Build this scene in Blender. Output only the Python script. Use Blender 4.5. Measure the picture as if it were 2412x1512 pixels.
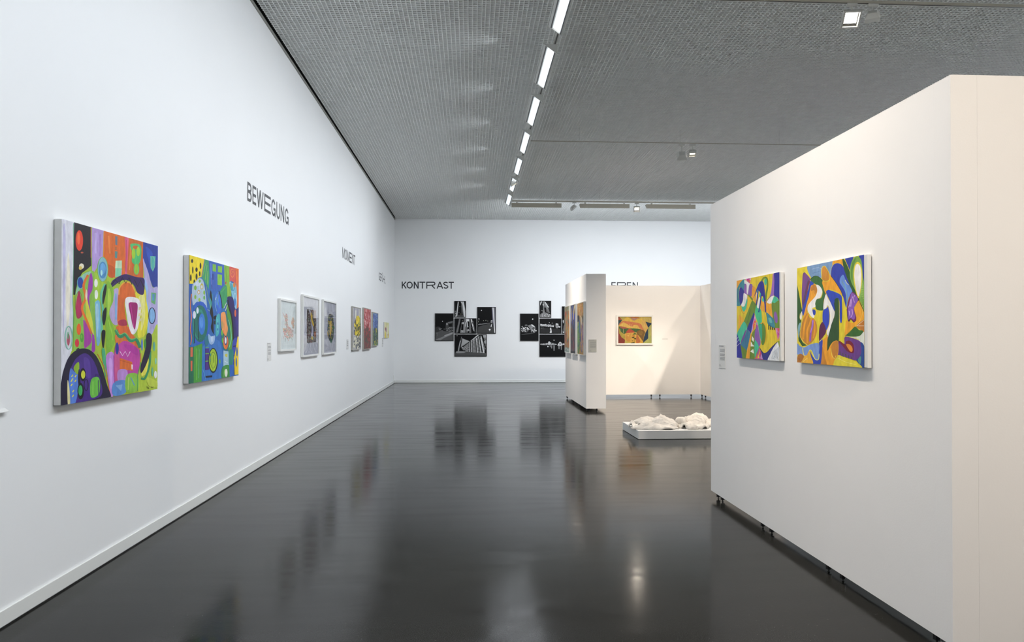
import bpy, math, random
from mathutils import Vector, noise
from mathutils.geometry import tessellate_polygon
PI = math.pi
S = bpy.context.scene
for o in list(bpy.data.objects): bpy.data.objects.remove(o)

# ------------------------------------------------------------ camera, world, exposure
F = 1740.0; CX = 1206.0; YAW = math.atan(.0557); PIT = .0073; HCAM = 1.416
CY = 756 + 34 - F*PIT
cam = bpy.data.objects.new('camera', bpy.data.cameras.new('camera')); S.collection.objects.link(cam)
cam.data.sensor_width = 36; cam.data.sensor_fit = 'HORIZONTAL'
cam.data.lens = F/2412*36; cam.data.shift_y = (CY-756)/2412
cam.data.clip_start = .05; cam.data.clip_end = 200
cam.location = (0, 0, HCAM); cam.rotation_euler = (PI/2+PIT, 0, -YAW)
S.camera = cam
w = bpy.data.worlds.new('world'); S.world = w; w.use_nodes = True
w.node_tree.nodes['Background'].inputs[0].default_value = (.8, .9, 1, 1)
w.node_tree.nodes['Background'].inputs[1].default_value = .02
S.view_settings.view_transform = 'Standard'; S.view_settings.look = 'None'
S.view_settings.gamma = 1; S.view_settings.use_curve_mapping = False
S.view_settings.exposure = -.85
COOL = (.89, .945, 1.02); WARM = (1.0, .87, .73)

# light strengths (W)
P_WASH = 52; P_WASH2 = 100; P_SPOT = 130

# room
XL = -2.27; XR = 12.0; YB = 22.15; YF = -5.0; ZC = 4.89
ZT = 4.66       # track height
XP = 2.10       # face of the near partition

# ------------------------------------------------------------ pixel helpers (points of the photograph on known planes)
def ray(px, py):
    a = (px-CX)/F; b = (CY-py)/F
    y = math.cos(PIT)-b*math.sin(PIT); z = math.sin(PIT)+b*math.cos(PIT)
    c, s = math.cos(YAW), math.sin(YAW)
    return (c*a+s*y, -s*a+c*y, z)
def on_x(px, py, v):
    d = ray(px, py); t = v/d[0]; return (v, d[1]*t, HCAM+d[2]*t)
def on_y(px, py, v):
    d = ray(px, py); t = v/d[1]; return (d[0]*t, v, HCAM+d[2]*t)
def on_z(px, py, v):
    d = ray(px, py); t = (v-HCAM)/d[2]; return (d[0]*t, d[1]*t, v)

# ------------------------------------------------------------ materials
def lin(h, k=1.0):
    r = [int(h[i:i+2], 16)/255 for i in (0, 2, 4)]
    return tuple(min(1, ((c/12.92) if c <= .04045 else ((c+.055)/1.055)**2.4)*k) for c in r)
def mat(name, col, rough=.5, metal=0.0, bump=0, bscale=200, var=0, vscale=3, spec=.5, emit=None, estr=0):
    m = bpy.data.materials.new(name); m.use_nodes = True; N = m.node_tree.nodes; L = m.node_tree.links
    b = N['Principled BSDF']
    if isinstance(col, str): col = lin(col)
    b.inputs['Base Color'].default_value = (*col, 1)
    b.inputs['Roughness'].default_value = rough; b.inputs['Metallic'].default_value = metal
    b.inputs['Specular IOR Level'].default_value = spec
    tc = N.new('ShaderNodeTexCoord')
    if var:
        n = N.new('ShaderNodeTexNoise'); n.inputs['Scale'].default_value = vscale; n.inputs['Detail'].default_value = 6
        L.new(tc.outputs['Object'], n.inputs['Vector'])
        mr = N.new('ShaderNodeMapRange'); mr.inputs['From Min'].default_value = .3; mr.inputs['From Max'].default_value = .7
        mr.inputs['To Min'].default_value = 1-var; mr.inputs['To Max'].default_value = 1
        L.new(n.outputs['Fac'], mr.inputs['Value'])
        mx = N.new('ShaderNodeVectorMath'); mx.operation = 'SCALE'; mx.inputs[0].default_value = col
        L.new(mr.outputs[0], mx.inputs['Scale']); L.new(mx.outputs[0], b.inputs['Base Color'])
    if bump:
        n2 = N.new('ShaderNodeTexNoise'); n2.inputs['Scale'].default_value = bscale; n2.inputs['Detail'].default_value = 3
        L.new(tc.outputs['Object'], n2.inputs['Vector'])
        bp = N.new('ShaderNodeBump'); bp.inputs['Strength'].default_value = bump; bp.inputs['Distance'].default_value = .002
        L.new(n2.outputs['Fac'], bp.inputs['Height']); L.new(bp.outputs[0], b.inputs['Normal'])
    if emit:
        b.inputs['Emission Color'].default_value = (*emit, 1); b.inputs['Emission Strength'].default_value = estr
    return m
M = {}
M['wall'] = mat('wall_paint', (.88, .89, .89), .75, bump=.1, bscale=160, var=.012, vscale=1.2)
M['panel'] = mat('partition_paint', (.88, .87, .855), .6, bump=.12, bscale=120, var=.02, vscale=2)
M['trim'] = mat('skirting_paint', (.80, .81, .78), .45)
M['grid'] = mat('ceiling_grid_metal', (.93, .95, .93), .85, .0, var=.06, vscale=8, spec=.1)
M['plenum'] = mat('plenum_dark', (.36, .36, .355), .9)
M['black_gap'] = mat('black_gap', (.006, .006, .006), .9)
M['profile'] = mat('grey_profile', (.30, .30, .27), .5, .3)
M['lamp'] = mat('lamp_housing', (.62, .63, .60), .4, var=.03)
M['lampbeige'] = mat('lamp_housing_beige', (.46, .44, .37), .45, var=.03)
M['reflector'] = mat('lamp_reflector', (.75, .78, .8), .25, .9)
M['dark'] = mat('dark_louvre', (.03, .03, .03), .35)
M['black'] = mat('black_rubber', (.01, .01, .01), .5)
M['blackframe'] = mat('black_frame', (.008, .008, .009), .45, var=.2, vscale=20, spec=.25)
M['whiteframe'] = mat('white_frame', (.80, .80, .77), .4, var=.02)
M['greyframe'] = mat('grey_wood_frame', (.46, .44, .39), .5, var=.15, vscale=30)
M['canvas'] = mat('canvas_cloth', (.72, .72, .70), .9, bump=.4, bscale=900, var=.06, vscale=15)
M['vinyl'] = mat('black_vinyl', (.014, .015, .02), .4, var=.1)
M['card'] = mat('label_card', (.74, .74, .72), .6, var=.02)
M['cardgrey'] = mat('label_card_clear', (.50, .50, .45), .35, var=.03)
M['ink'] = mat('label_ink', (.26, .26, .27), .7)
M['plinth'] = mat('plinth_paint', (.82, .81, .79), .5, var=.02)
M['plaster'] = mat('plaster_cloth', (.86, .80, .72), .85, bump=.9, bscale=140, var=.22, vscale=9)
M['socket'] = mat('socket_plastic', (.8, .8, .78), .3)

def paint_mat(name, rough, var, k):
    m = bpy.data.materials.new(name); m.use_nodes = True; N = m.node_tree.nodes; L = m.node_tree.links
    b = N['Principled BSDF']; a = N.new('ShaderNodeVertexColor'); a.layer_name = 'Col'
    tc = N.new('ShaderNodeTexCoord'); mp = N.new('ShaderNodeMapping'); mp.inputs['Scale'].default_value = (1, 1, .45)
    n = N.new('ShaderNodeTexNoise'); n.inputs['Scale'].default_value = 34; n.inputs['Detail'].default_value = 5
    L.new(tc.outputs['Object'], mp.inputs[0]); L.new(mp.outputs[0], n.inputs['Vector'])
    mr = N.new('ShaderNodeMapRange'); mr.inputs['From Min'].default_value = .28; mr.inputs['From Max'].default_value = .72
    mr.inputs['To Min'].default_value = k*(1-var); mr.inputs['To Max'].default_value = k*(1+var)
    L.new(n.outputs['Fac'], mr.inputs['Value'])
    mx = N.new('ShaderNodeVectorMath'); mx.operation = 'SCALE'
    L.new(a.outputs['Color'], mx.inputs[0]); L.new(mr.outputs[0], mx.inputs['Scale']); L.new(mx.outputs[0], b.inputs['Base Color'])
    b.inputs['Roughness'].default_value = rough
    bp = N.new('ShaderNodeBump'); bp.inputs['Strength'].default_value = .2; bp.inputs['Distance'].default_value = .002
    L.new(n.outputs['Fac'], bp.inputs['Height']); L.new(bp.outputs[0], b.inputs['Normal'])
    return m
M['paint'] = paint_mat('acrylic_paint', .5, .16, .98)
M['paint'].node_tree.nodes['Principled BSDF'].inputs['Specular IOR Level'].default_value = .3
M['print'] = paint_mat('photo_print', .4, .05, .85)
M['print'].node_tree.nodes['Principled BSDF'].inputs['Specular IOR Level'].default_value = .15

def glass_mat():
    m = bpy.data.materials.new('picture_glass'); m.use_nodes = True; N = m.node_tree.nodes; L = m.node_tree.links
    N.remove(N['Principled BSDF']); out = N['Material Output']
    t = N.new('ShaderNodeBsdfTransparent'); g = N.new('ShaderNodeBsdfGlossy'); g.inputs['Roughness'].default_value = .03
    fr = N.new('ShaderNodeLayerWeight'); pw = N.new('ShaderNodeMath'); pw.operation = 'POWER'; pw.inputs[1].default_value = 5
    ad = N.new('ShaderNodeMath'); ad.operation = 'MULTIPLY_ADD'; ad.inputs[1].default_value = .5; ad.inputs[2].default_value = .03
    L.new(fr.outputs['Facing'], pw.inputs[0]); L.new(pw.outputs[0], ad.inputs[0])
    mx = N.new('ShaderNodeMixShader'); L.new(ad.outputs[0], mx.inputs[0]); L.new(t.outputs[0], mx.inputs[1]); L.new(g.outputs[0], mx.inputs[2])
    L.new(mx.outputs[0], out.inputs[0]); return m
M['glass'] = glass_mat()

def emission(name, col, s):
    m = bpy.data.materials.new(name); m.use_nodes = True; N = m.node_tree.nodes; L = m.node_tree.links
    N.remove(N['Principled BSDF']); e = N.new('ShaderNodeEmission'); e.inputs[0].default_value = (*col, 1); e.inputs[1].default_value = s
    L.new(e.outputs[0], N['Material Output'].inputs[0]); return m
M['tube'] = emission('fluorescent_tube', (.93, .97, 1), 5)
M['lens'] = emission('spot_lens', (1, .9, .72), 6)
M['lensbright'] = emission('spot_lens_bright', (1, .95, .85), 18)

def floor_mat():
    m = bpy.data.materials.new('polished_dark_screed'); m.use_nodes = True; N = m.node_tree.nodes; L = m.node_tree.links
    b = N['Principled BSDF']; tc = N.new('ShaderNodeTexCoord')
    def noi(scale, vs, detail=4):
        mp = N.new('ShaderNodeMapping'); mp.inputs['Scale'].default_value = vs
        n = N.new('ShaderNodeTexNoise'); n.inputs['Scale'].default_value = scale; n.inputs['Detail'].default_value = detail
        L.new(tc.outputs['Object'], mp.inputs[0]); L.new(mp.outputs[0], n.inputs['Vector']); return n.outputs['Fac']
    def rng(x, a, b_, c, d):
        r = N.new('ShaderNodeMapRange'); r.inputs['From Min'].default_value = a; r.inputs['From Max'].default_value = b_
        r.inputs['To Min'].default_value = c; r.inputs['To Max'].default_value = d; L.new(x, r.inputs['Value']); return r.outputs[0]
    big = noi(1.1, (1, 1, 1)); streak = noi(3.0, (.35, 2.4, 1)); fine = noi(260, (1, 1, 1), 2)
    vo = N.new('ShaderNodeTexVoronoi'); vo.inputs['Scale'].default_value = 75; L.new(tc.outputs['Object'], vo.inputs['Vector'])
    speck = rng(vo.outputs['Distance'], .05, .12, 1, 0)
    wn = N.new('ShaderNodeTexWhiteNoise'); L.new(vo.outputs['Position'], wn.inputs[0])
    pick = rng(wn.outputs['Value'], .90, .93, 0, 1)
    mul = N.new('ShaderNodeMath'); mul.operation = 'MULTIPLY'; L.new(speck, mul.inputs[0]); L.new(pick, mul.inputs[1])
    v1 = rng(big, .3, .7, .85, 1.15); v2 = rng(fine, .35, .65, .35, 1.7)
    mm = N.new('ShaderNodeMath'); mm.operation = 'MULTIPLY'; L.new(v1, mm.inputs[0]); L.new(v2, mm.inputs[1])
    sc = N.new('ShaderNodeVectorMath'); sc.operation = 'SCALE'; sc.inputs[0].default_value = (.0175, .0175, .0160)
    L.new(mm.outputs[0], sc.inputs['Scale'])
    mix = N.new('ShaderNodeMix'); mix.data_type = 'RGBA'; L.new(mul.outputs[0], mix.inputs['Factor'])
    L.new(sc.outputs[0], mix.inputs['A']); mix.inputs['B'].default_value = (.32, .30, .26, 1)
    L.new(mix.outputs['Result'], b.inputs['Base Color'])
    L.new(rng(streak, .3, .7, .10, .19), b.inputs['Roughness'])
    b.inputs['IOR'].default_value = 1.19
    bp = N.new('ShaderNodeBump'); bp.inputs['Strength'].default_value = .05; bp.inputs['Distance'].default_value = .002
    L.new(noi(60, (.8, 1.2, 1), 5), bp.inputs['Height']); L.new(bp.outputs[0], b.inputs['Normal'])
    return m
M['floor'] = floor_mat()

# ------------------------------------------------------------ object helpers
def thing(name, label, cat, loc, group=None):
    o = bpy.data.objects.new(name, None); S.collection.objects.link(o); o.empty_display_size = .1
    o.location = loc; o['label'] = label; o['category'] = cat
    if group: o['group'] = group
    return o
def world_loc(o):
    v = Vector(o.location)
    while o.parent: o = o.parent; v += Vector(o.location)
    return v
class MB:
    def __init__(s): s.v = []; s.f = []; s.c = []
    def face(s, pts, col=None):
        n = len(s.v); s.v += [tuple(p) for p in pts]; s.f.append(tuple(range(n, n+len(pts)))); s.c.append(col)
    def box(s, a, b):
        x0, y0, z0 = (min(a[i], b[i]) for i in range(3)); x1, y1, z1 = (max(a[i], b[i]) for i in range(3))
        n = len(s.v)
        s.v += [(x0,y0,z0),(x1,y0,z0),(x1,y1,z0),(x0,y1,z0),(x0,y0,z1),(x1,y0,z1),(x1,y1,z1),(x0,y1,z1)]
        for q in ((0,3,2,1),(4,5,6,7),(0,1,5,4),(1,2,6,5),(2,3,7,6),(3,0,4,7)): s.f.append(tuple(n+i for i in q)); s.c.append(None)
        return s
    def prism(s, ring_a, ring_b, caps=True):
        n = len(s.v); k = len(ring_a); s.v += [tuple(p) for p in ring_a]+[tuple(p) for p in ring_b]
        for i in range(k):
            j = (i+1) % k; s.f.append((n+i, n+j, n+k+j, n+k+i)); s.c.append(None)
        if caps:
            s.f.append(tuple(n+i for i in range(k))[::-1]); s.f.append(tuple(n+k+i for i in range(k))); s.c += [None, None]
        return s
    def tube(s, p, q, r, r2=None, seg=10):
        p = Vector(p); q = Vector(q); d = (q-p).normalized(); u = d.orthogonal().normalized(); w_ = d.cross(u)
        r2 = r if r2 is None else r2
        A = [p+(u*math.cos(t)+w_*math.sin(t))*r for t in [2*PI*i/seg for i in range(seg)]]
        B = [q+(u*math.cos(t)+w_*math.sin(t))*r2 for t in [2*PI*i/seg for i in range(seg)]]
        return s.prism(A, B)
    def build(s, name, m, parent=None, origin=None, bevel=0, smooth=False, color=False):
        base = world_loc(parent) if parent else Vector(origin or (0, 0, 0))
        me = bpy.data.meshes.new(name)
        off = Vector(origin)-base if (parent and origin) else Vector((0, 0, 0))
        me.from_pydata([tuple(Vector(p)-base-off) for p in s.v], [], s.f)
        me.materials.append(m)
        if color:
            at = me.color_attributes.new('Col', 'FLOAT_COLOR', 'CORNER')
            buf = []
            for poly, c in zip(me.polygons, s.c): buf += [*(c or (.5, .5, .5)), 1.0]*poly.loop_total
            at.data.foreach_set('color', buf)
        if smooth:
            for p in me.polygons: p.use_smooth = True
        me.validate(); me.update()
        o = bpy.data.objects.new(name, me); S.collection.objects.link(o)
        if parent: o.parent = parent; o.location = off
        else: o.location = base
        if bevel:
            b = o.modifiers.new('bevel', 'BEVEL'); b.width = bevel; b.segments = 2; b.limit_method = 'ANGLE'
        return o
def tag(o, label, cat, group=None):
    o['label'] = label; o['category'] = cat
    if group: o['group'] = group
    return o
def struct(o, parent=None):
    o['kind'] = 'structure'; return o

# ------------------------------------------------------------ setting
struct(MB().box((XL-.2, YF-.2, -.1), (XR+.2, YB+.2, 0)).build('floor', M['floor']))
struct(MB().box((XL-.2, YF-.2, -.1), (XL, YB+.2, 5.5)).build('wall_left', M['wall']))
struct(MB().box((XL, YB, -.1), (XR, YB+.2, 5.5)).build('wall_back', M['wall']))
struct(MB().box((XR, YF-.2, -.1), (XR+.2, YB+.2, 5.5)).build('wall_right', M['wall']))
struct(MB().box((XL, YF-.2, -.1), (XR, YF, 5.5)).build('wall_front', M['wall']))
struct(MB().box((XL+.0005, YF, .008), (XL+.012, YB, .085)).build('baseboard_left', M['trim'], bevel=.002))
struct(MB().box((XL+.013, YB-.012, .008), (XR, YB-.0005, .085)).build('baseboard_back', M['trim'], bevel=.002))
struct(MB().box((XL, YF, 4.862), (XL+.014, YB, 4.89)).build('trim_1', M['profile']))
# open cell ceiling: crossing blades 50 mm apart, panels of 1.235 m between slightly wider joints
cm = MB(); BW = .011; BH = .036
x = XL+.055; xs = []
seam0 = -1.085
xx = seam0-1.235
while xx < XR:
    for i in range(25):
        q = xx+.006+i*(1.223/24.5)
        if q > XL+.05 and q < XR-.02: xs.append(q)
    xx += 1.235
y0, y1 = YF+.02, YB-.03
for q in xs: cm.box((q-.004, y0, ZC), (q+.004, y1, ZC+BH))
yy = y0; i = 0
while yy < y1:
    cm.box((xs[0]-.012, yy-BW/2, ZC+.0004), (XR-.02, yy+BW/2, ZC+BH-.0004)); yy += .05
ceil = struct(cm.build('ceiling', M['grid']))
struct(MB().box((XL, YF, 5.15), (XR, YB, 5.25)).build('ceiling_void', M['plenum'], parent=ceil))
struct(MB().box((XL+.0005, YF, 4.9), (XL+.004, YB, 5.15)).build('ceiling_edge_shadow_gap', M['black_gap'], parent=ceil))

# ------------------------------------------------------------ lights: area lamps sit on the lamp openings
def area(name, parent, loc, direction, sx, sy, watts, col, spread=PI):
    l = bpy.data.lights.new(name, 'AREA'); l.shape = 'RECTANGLE'; l.size = sx; l.size_y = sy; l.energy = watts; l.color = col; l.spread = spread
    o = bpy.data.objects.new(name, l); S.collection.objects.link(o)
    o.parent = parent; o.location = Vector(loc)-world_loc(parent)
    o.rotation_euler = Vector(direction).to_track_quat('-Z', 'Y').to_euler()
    return o
def wallwasher(axis, a0, length, label, group, watts, mt):
    """triangular prism lamp. axis 'y': runs along Y at x .80-.95, opening towards the left wall. axis 'x': runs along X, opening towards the back wall"""
    if axis == 'y':
        root = thing('wall_washer_lamp', label, 'ceiling lamp', (.90, a0+length/2, 4.5), group)
        P = lambda t, u, v: (.945-u, a0+t, 4.5+v)      # u: towards the wall, v: up
    else:
        root = thing('wall_washer_lamp', label, 'ceiling lamp', (a0+length/2, 17.75, 4.5), group)
        P = lambda t, u, v: (a0+t, 17.72+u, 4.5+v)
    Wd, Ht = .15, .105
    # shell: back (vertical), top, two ends, rim around the slanted opening
    e = .012
    sh = MB()
    tri = lambda t: [P(t, 0, 0), P(t, 0, Ht), P(t, Wd, Ht)]
    for t0, t1 in ((0, e), (length-e, length)): sh.prism(tri(t0), tri(t1))
    def slab(q, t0=e, t1=length-e): sh.prism([P(t0, *k) for k in q], [P(t1, *k) for k in q])
    slab([(0, 0), (0, Ht), (.006, Ht), (.006, .004)])
    slab([(.006, Ht-.006), (.006, Ht), (Wd, Ht), (Wd-.012, Ht-.006)])
    slab([(0, 0), (.006, .004), (.022, .0075), (.020, .013)])            # lower rim
    slab([(Wd, Ht), (Wd-.012, Ht-.006), (Wd-.022, Ht-.017), (Wd-.018, Ht-.013)])
    sh.build('housing', mt, root)
    # louvre: cross blades inside the opening
    lo = MB(); n = 34
    for i in range(1, n):
        t = e+(length-2*e)*i/n
        lo.prism([P(t-.0012, .022, .0155), P(t-.0012, Wd-.022, Ht-.0155), P(t-.0012, Wd-.040, Ht-.0155), P(t-.0012, .022, .030)],
                 [P(t+.0012, .022, .0155), P(t+.0012, Wd-.022, Ht-.0155), P(t+.0012, Wd-.040, Ht-.0155), P(t+.0012, .022, .030)])
    lo.build('louvre', M['reflector'], root)
    ds = MB(); ds.prism([P(e, .020, .0165), P(e, .033, .0255), P(e, .029, .033), P(e, .016, .024)], [P(length-e, .020, .0165), P(length-e, .033, .0255), P(length-e, .029, .033), P(length-e, .016, .024)])
    ds.prism([P(e, Wd-.022, Ht-.018), P(e, Wd-.034, Ht-.0265), P(e, Wd-.040, Ht-.020), P(e, Wd-.026, Ht-.010)], [P(length-e, Wd-.022, Ht-.018), P(length-e, Wd-.034, Ht-.0265), P(length-e, Wd-.040, Ht-.020), P(length-e, Wd-.026, Ht-.010)])
    ds.build('side_baffle', M['dark'], root)
    tb = MB(); tb.prism([P(e+.004, .024, .034), P(e+.004, Wd-.052, Ht-.012), P(e+.004, .012, Ht-.012)],
                        [P(length-e-.004, .024, .034), P(length-e-.004, Wd-.052, Ht-.012), P(length-e-.004, .012, Ht-.012)])
    tb.build('tube', M['tube'], root)
    br = MB()
    for t in (.13, length-.13):
        c = P(t, .03, Ht)
        br = MB(); br.box((c[0]-.018, c[1]-.018, c[2]), (c[0]+.018, c[1]+.018, ZT-.012)); br.build('bracket', M['lamp'], root)
    c = P(length/2, Wd/2+.004, Ht/2-.006)
    d = Vector(P(0, 1, 0))-Vector(P(0, 0, 0))
    area('lamp_light', root, Vector(c)+(d*.55+Vector((0, 0, -.8))).normalized()*.006, d*Ht+Vector((0, 0, -Wd)), *( (.112, length-.07) if axis == 'y' else (length-.07, .112)), watts, COOL, 2.6 if axis == 'y' else 2.7)
    return root
ord_ = ['nearest', 'second nearest', 'third nearest', 'fourth nearest', 'fifth nearest', 'sixth nearest', 'farthest']
row = 'wall washers in the long row facing the left wall'
for k in range(-5, 7):
    a0 = 8.03+1.683*(k-1)
    nm = ('wedge shaped white lamp in the long row, %s of the seven in view' % ord_[k]) if k >= 0 else \
         'wedge shaped white lamp of the long row, outside the photograph above the viewer'
    wallwasher('y', a0, 1.22, nm, row, P_WASH, M['lamp'])
names2 = ['leftmost beige box lamp of the far row, beside the end of the long lamp row',
          'middle beige box lamp of the far row, between the two small spotlights',
          'rightmost visible beige box lamp of the far row, by the partition edge']
for i, x0 in enumerate((.975, 2.635, 4.26, 5.9, 7.54)):
    wallwasher('x', x0, 1.21, names2[i] if i < 3 else 'beige box lamp of the far row hidden behind the near partition',
               'box lamps of the far row facing the back wall', P_WASH2, M['lampbeige'])
for k in range(5):  # unseen row, added for ambient and cool fill in the hall
    r_ = wallwasher('y', 1.5+3.4*k, 1.22, 'white wall washer added as fill light, facing the right wall, outside the photograph', 'added fill lamps facing the right wall', 280, M['lamp'])
    r_.location.x = 10.4; r_.rotation_euler.z = PI
def track(name, label, a, b, wdt, hgt, m, hangers):
    root = thing(name, label, 'track', ((a[0]+b[0])/2, (a[1]+b[1])/2, a[2]-hgt/2), 'lighting tracks under the ceiling')
    along_y = abs(b[1]-a[1]) > abs(b[0]-a[0])
    dx, dy = (wdt/2, 0) if along_y else (0, wdt/2)
    MB().box((a[0]-dx, a[1]-dy, a[2]-hgt/2), (b[0]+dx, b[1]+dy, a[2]+hgt/2)).build('rail', m, root, bevel=.001)
    if wdt > .02:
        s = .006; MB().box((a[0]-s*(dx > 0), a[1]-s*(dy > 0), a[2]-hgt/2-.0012), (b[0]+s*(dx > 0), b[1]+s*(dy > 0), a[2]-hgt/2-.0002)).build('slot', M['dark'], root)
    for i in range(hangers):
        t = (i+.5)/hangers; c = [a[k]+(b[k]-a[k])*t for k in range(3)]
        MB().tube((c[0], c[1], a[2]+hgt/2), (c[0], c[1], ZC+.02), .0008, seg=6).build('hanger', M['profile'], root)
track('lighting_track', 'long grey track carrying the lamp row along the left wall', (.93, -2.2, ZT), (.93, 17.9, ZT), .034, .03, M['lamp'], 12)
track('lighting_track', 'grey track of the added fill lamps along the right wall, outside the photograph', (10.4, .5, ZT), (10.4, 17, ZT), .034, .03, M['lamp'], 5)
track('lighting_track', 'beige track above the far row of box lamps', (.99, 17.76, ZT), (9.5, 17.76, ZT), .034, .03, M['lampbeige'], 6)
track('lighting_track', 'thin beige rail crossing the ceiling that carries the two middle spotlights', (.96, 12.26, ZT), (9.5, 12.26, ZT), .012, .012, M['lampbeige'], 5)
track('lighting_track', 'beige rail at the top right edge that carries the glaring spotlight', (.96, 6.97, ZT), (9.5, 6.97, ZT), .03, .026, M['lampbeige'], 5)

def spotlight(label, pos, aim, watts, bright=False, size=.15, drop=.12, spread=1.9, col=WARM, vis=True):
    """square floodlight head under a track adapter; pos: point on the track, aim: point it is turned to"""
    x, y, z = pos; hx, hy, hz = x, y, z-drop
    root = thing('track_spotlight', label, 'spotlight', (x, y, hz-size/2), 'spotlights on the tracks')
    MB().box((x-.05, y-.018, z-.045), (x+.05, y+.018, z-.016)).build('adapter', M['lamp'], root, bevel=.003)
    MB().tube((x, y, z-.045), (x, y, hz), .009, seg=10).build('arm', M['lamp'], root)
    d = (Vector(aim)-Vector((hx, hy, hz))).normalized(); r = d.cross(Vector((0, 0, 1))).normalized(); u = r.cross(d)
    c = Vector((hx, hy, hz))-u*size*.35
    ring = lambda f, s, sy=None: [c+d*f+r*(a*s)+u*(b*(sy or s)) for a, b in ((-1, -1), (1, -1), (1, 1), (-1, 1))]
    h = MB(); h.prism(ring(-.045, size*.30), ring(.0, size*.5), caps=True); 
    hh = size*.5
    # front frame of four bars
    for a, b in (((-1, -1), (1, -.8)), ((-1, .8), (1, 1)), ((-1, -.8), (-.82, .8)), ((.82, -.8), (1, .8))):
        q = [(a[0], a[1]), (b[0], a[1]), (b[0], b[1]), (a[0], b[1])]
        h.prism([c+d*0+r*(i*hh)+u*(j*hh) for i, j in q], [c+d*.035+r*(i*hh)+u*(j*hh) for i, j in q])
    h.build('head', M['lamp'], root)
    g = MB(); ri = hh*.80
    g.face([c+d*.008+r*(i*ri)+u*(j*ri) for i, j in ((-1, -1), (1, -1), (1, 1), (-1, 1))][::-1]); g.build('lens', M['lensbright'] if bright else M['lens'], root)
    gg = MB()
    for i, j, i2, j2 in ((-1, -1, 1, -.62), (-1, -.62, -.86, 1), (.86, -.62, 1, 1)):
        gg.face([c+d*.011+r*(a*ri)+u*(b*ri) for a, b in ((i, j), (i2, j), (i2, j2), (i, j2))])
    gg.build('baffle', M['dark'], root)
    if watts: area('lamp_light', root, c+d*.02, d, size*.7, size*.7, watts, col, spread)
    return root
# the ones the photograph shows
spotlight('spotlight on the long left row, its head crossing the sixth lamp', (.93, 14.95, ZT), (2.13, 15.0, 2.2), P_SPOT*.42, size=.16, spread=1.2)
spotlight('small spotlight seen side-on between the first and second box lamp of the far row', (2.50, 17.76, ZT), (4.8, 18.4, 2.2), P_SPOT*.2, size=.13)
spotlight('small lit spotlight facing the viewer in the gap right of the middle box lamp', (4.03, 17.76, ZT), (3.2, 12.5, 0), P_SPOT*.025, size=.15)
spotlight('spotlight with its back turned, left of the pair on the thin middle rail', (3.55, 12.26, ZT), (4.4, 16.7, 1.3), P_SPOT*.42, size=.16, drop=.17, spread=1.35)
spotlight('lit spotlight facing the viewer, right of the pair on the thin middle rail', (3.735, 12.26, ZT), (3.4, 10.7, .2), P_SPOT*.35, size=.125, drop=.14, spread=1.0)
spotlight('glaring square spotlight at the top right corner of the photo', (3.70, 6.97, ZT), (3.0, 2.6, .6), P_SPOT*.6, bright=True, size=.17, drop=.1)
spotlight('switched off looking spotlight turned away just right of the glaring one', (3.91, 6.97, ZT), (5.5, 9.5, .8), P_SPOT*.3, size=.13, drop=.12)
hid = 'square spotlight outside the photograph'
spotlight(hid+', first one lighting the near partition', (.93, 4.9, ZT), (2.1, 4.8, .8), P_SPOT*.25, spread=2.1)
spotlight(hid+', second one, added to brighten the near partition', (.93, 3.7, ZT), (2.1, 3.9, .4), P_SPOT*.30, spread=2.1)  # extra unseen lamp, added to lift the lower part of the partition
spotlight(hid+', third one, added to brighten the near partition', (.93, 4.3, ZT), (2.1, 4.4, -.5), P_SPOT*.09, spread=1.3)  # added low-aimed fill for the dim foot of the partition
spotlight(hid+' lighting the cream partition at the right edge', (1.6, -.6, ZT), (3.0, 3.1, 1.3), P_SPOT*.72, spread=1.6)
spotlight('square spotlight hidden behind the near partition, left one on the thin middle rail', (6.1, 12.26, ZT), (3.7, 14.2, 0), P_SPOT*1.5, spread=1.2)
spotlight('square spotlight hidden behind the near partition, right one on the thin middle rail', (6.7, 12.26, ZT), (5.0, 16.2, .6), P_SPOT*.22, spread=1.8)
spotlight('square spotlight hidden behind the near partition, on the rail nearest the viewer', (6.6, 6.97, ZT), (-2.2, 8.5, .9), P_SPOT*.1, spread=1.0)

# ------------------------------------------------------------ partitions
def partition(label, x0, x1, y0, y1, seam_axis, cuts, feet, z0=.06, z1=2.56):
    """one free-standing wall built of panels; narrow joints, bolts underneath"""
    root = thing('partition_wall', label, 'partition', ((x0+x1)/2, (y0+y1)/2, 0))
    g = .0002
    cs = [(y0 if seam_axis == 'y' else x0)]+list(cuts)+[(y1 if seam_axis == 'y' else x1)]
    for a, b in zip(cs[:-1], cs[1:]):
        if seam_axis == 'y': MB().box((x0, a+g, z0), (x1, b-g, z1)).build('panel', M['panel'], root)
        else: MB().box((a+g, y0, z0), (b-g, y1, z1)).build('panel', M['panel'], root)
    for fx, fy in feet:
        m = MB(); m.tube((fx, fy, .016), (fx, fy, z0), .017, seg=6); m.tube((fx, fy, .003), (fx, fy, .016), .0045, seg=8); m.tube((fx, fy, 0), (fx, fy, .003), .008, seg=12)
        m.build('levelling_foot', M['black'], root)
    return root
t = .12
partition('tall white partition on the right carrying two yellow and blue paintings', XP, XP+t, 3.12, 6.37, 'y', (3.24, 4.245, 5.25, 6.245),
          [(XP+.045, q) for q in (3.30, 4.16, 4.33, 5.17, 5.33, 6.20, 6.31)])
partition('cream lit partition at the right edge, square to the one with two paintings', XP+t+.0002, XP+t+3.1, 3.12, 3.24, 'x', (XP+1.12, XP+2.12),
          [(XP+.2, 3.15), (XP+.4, 3.15), (XP+1.2, 3.15)])
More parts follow.
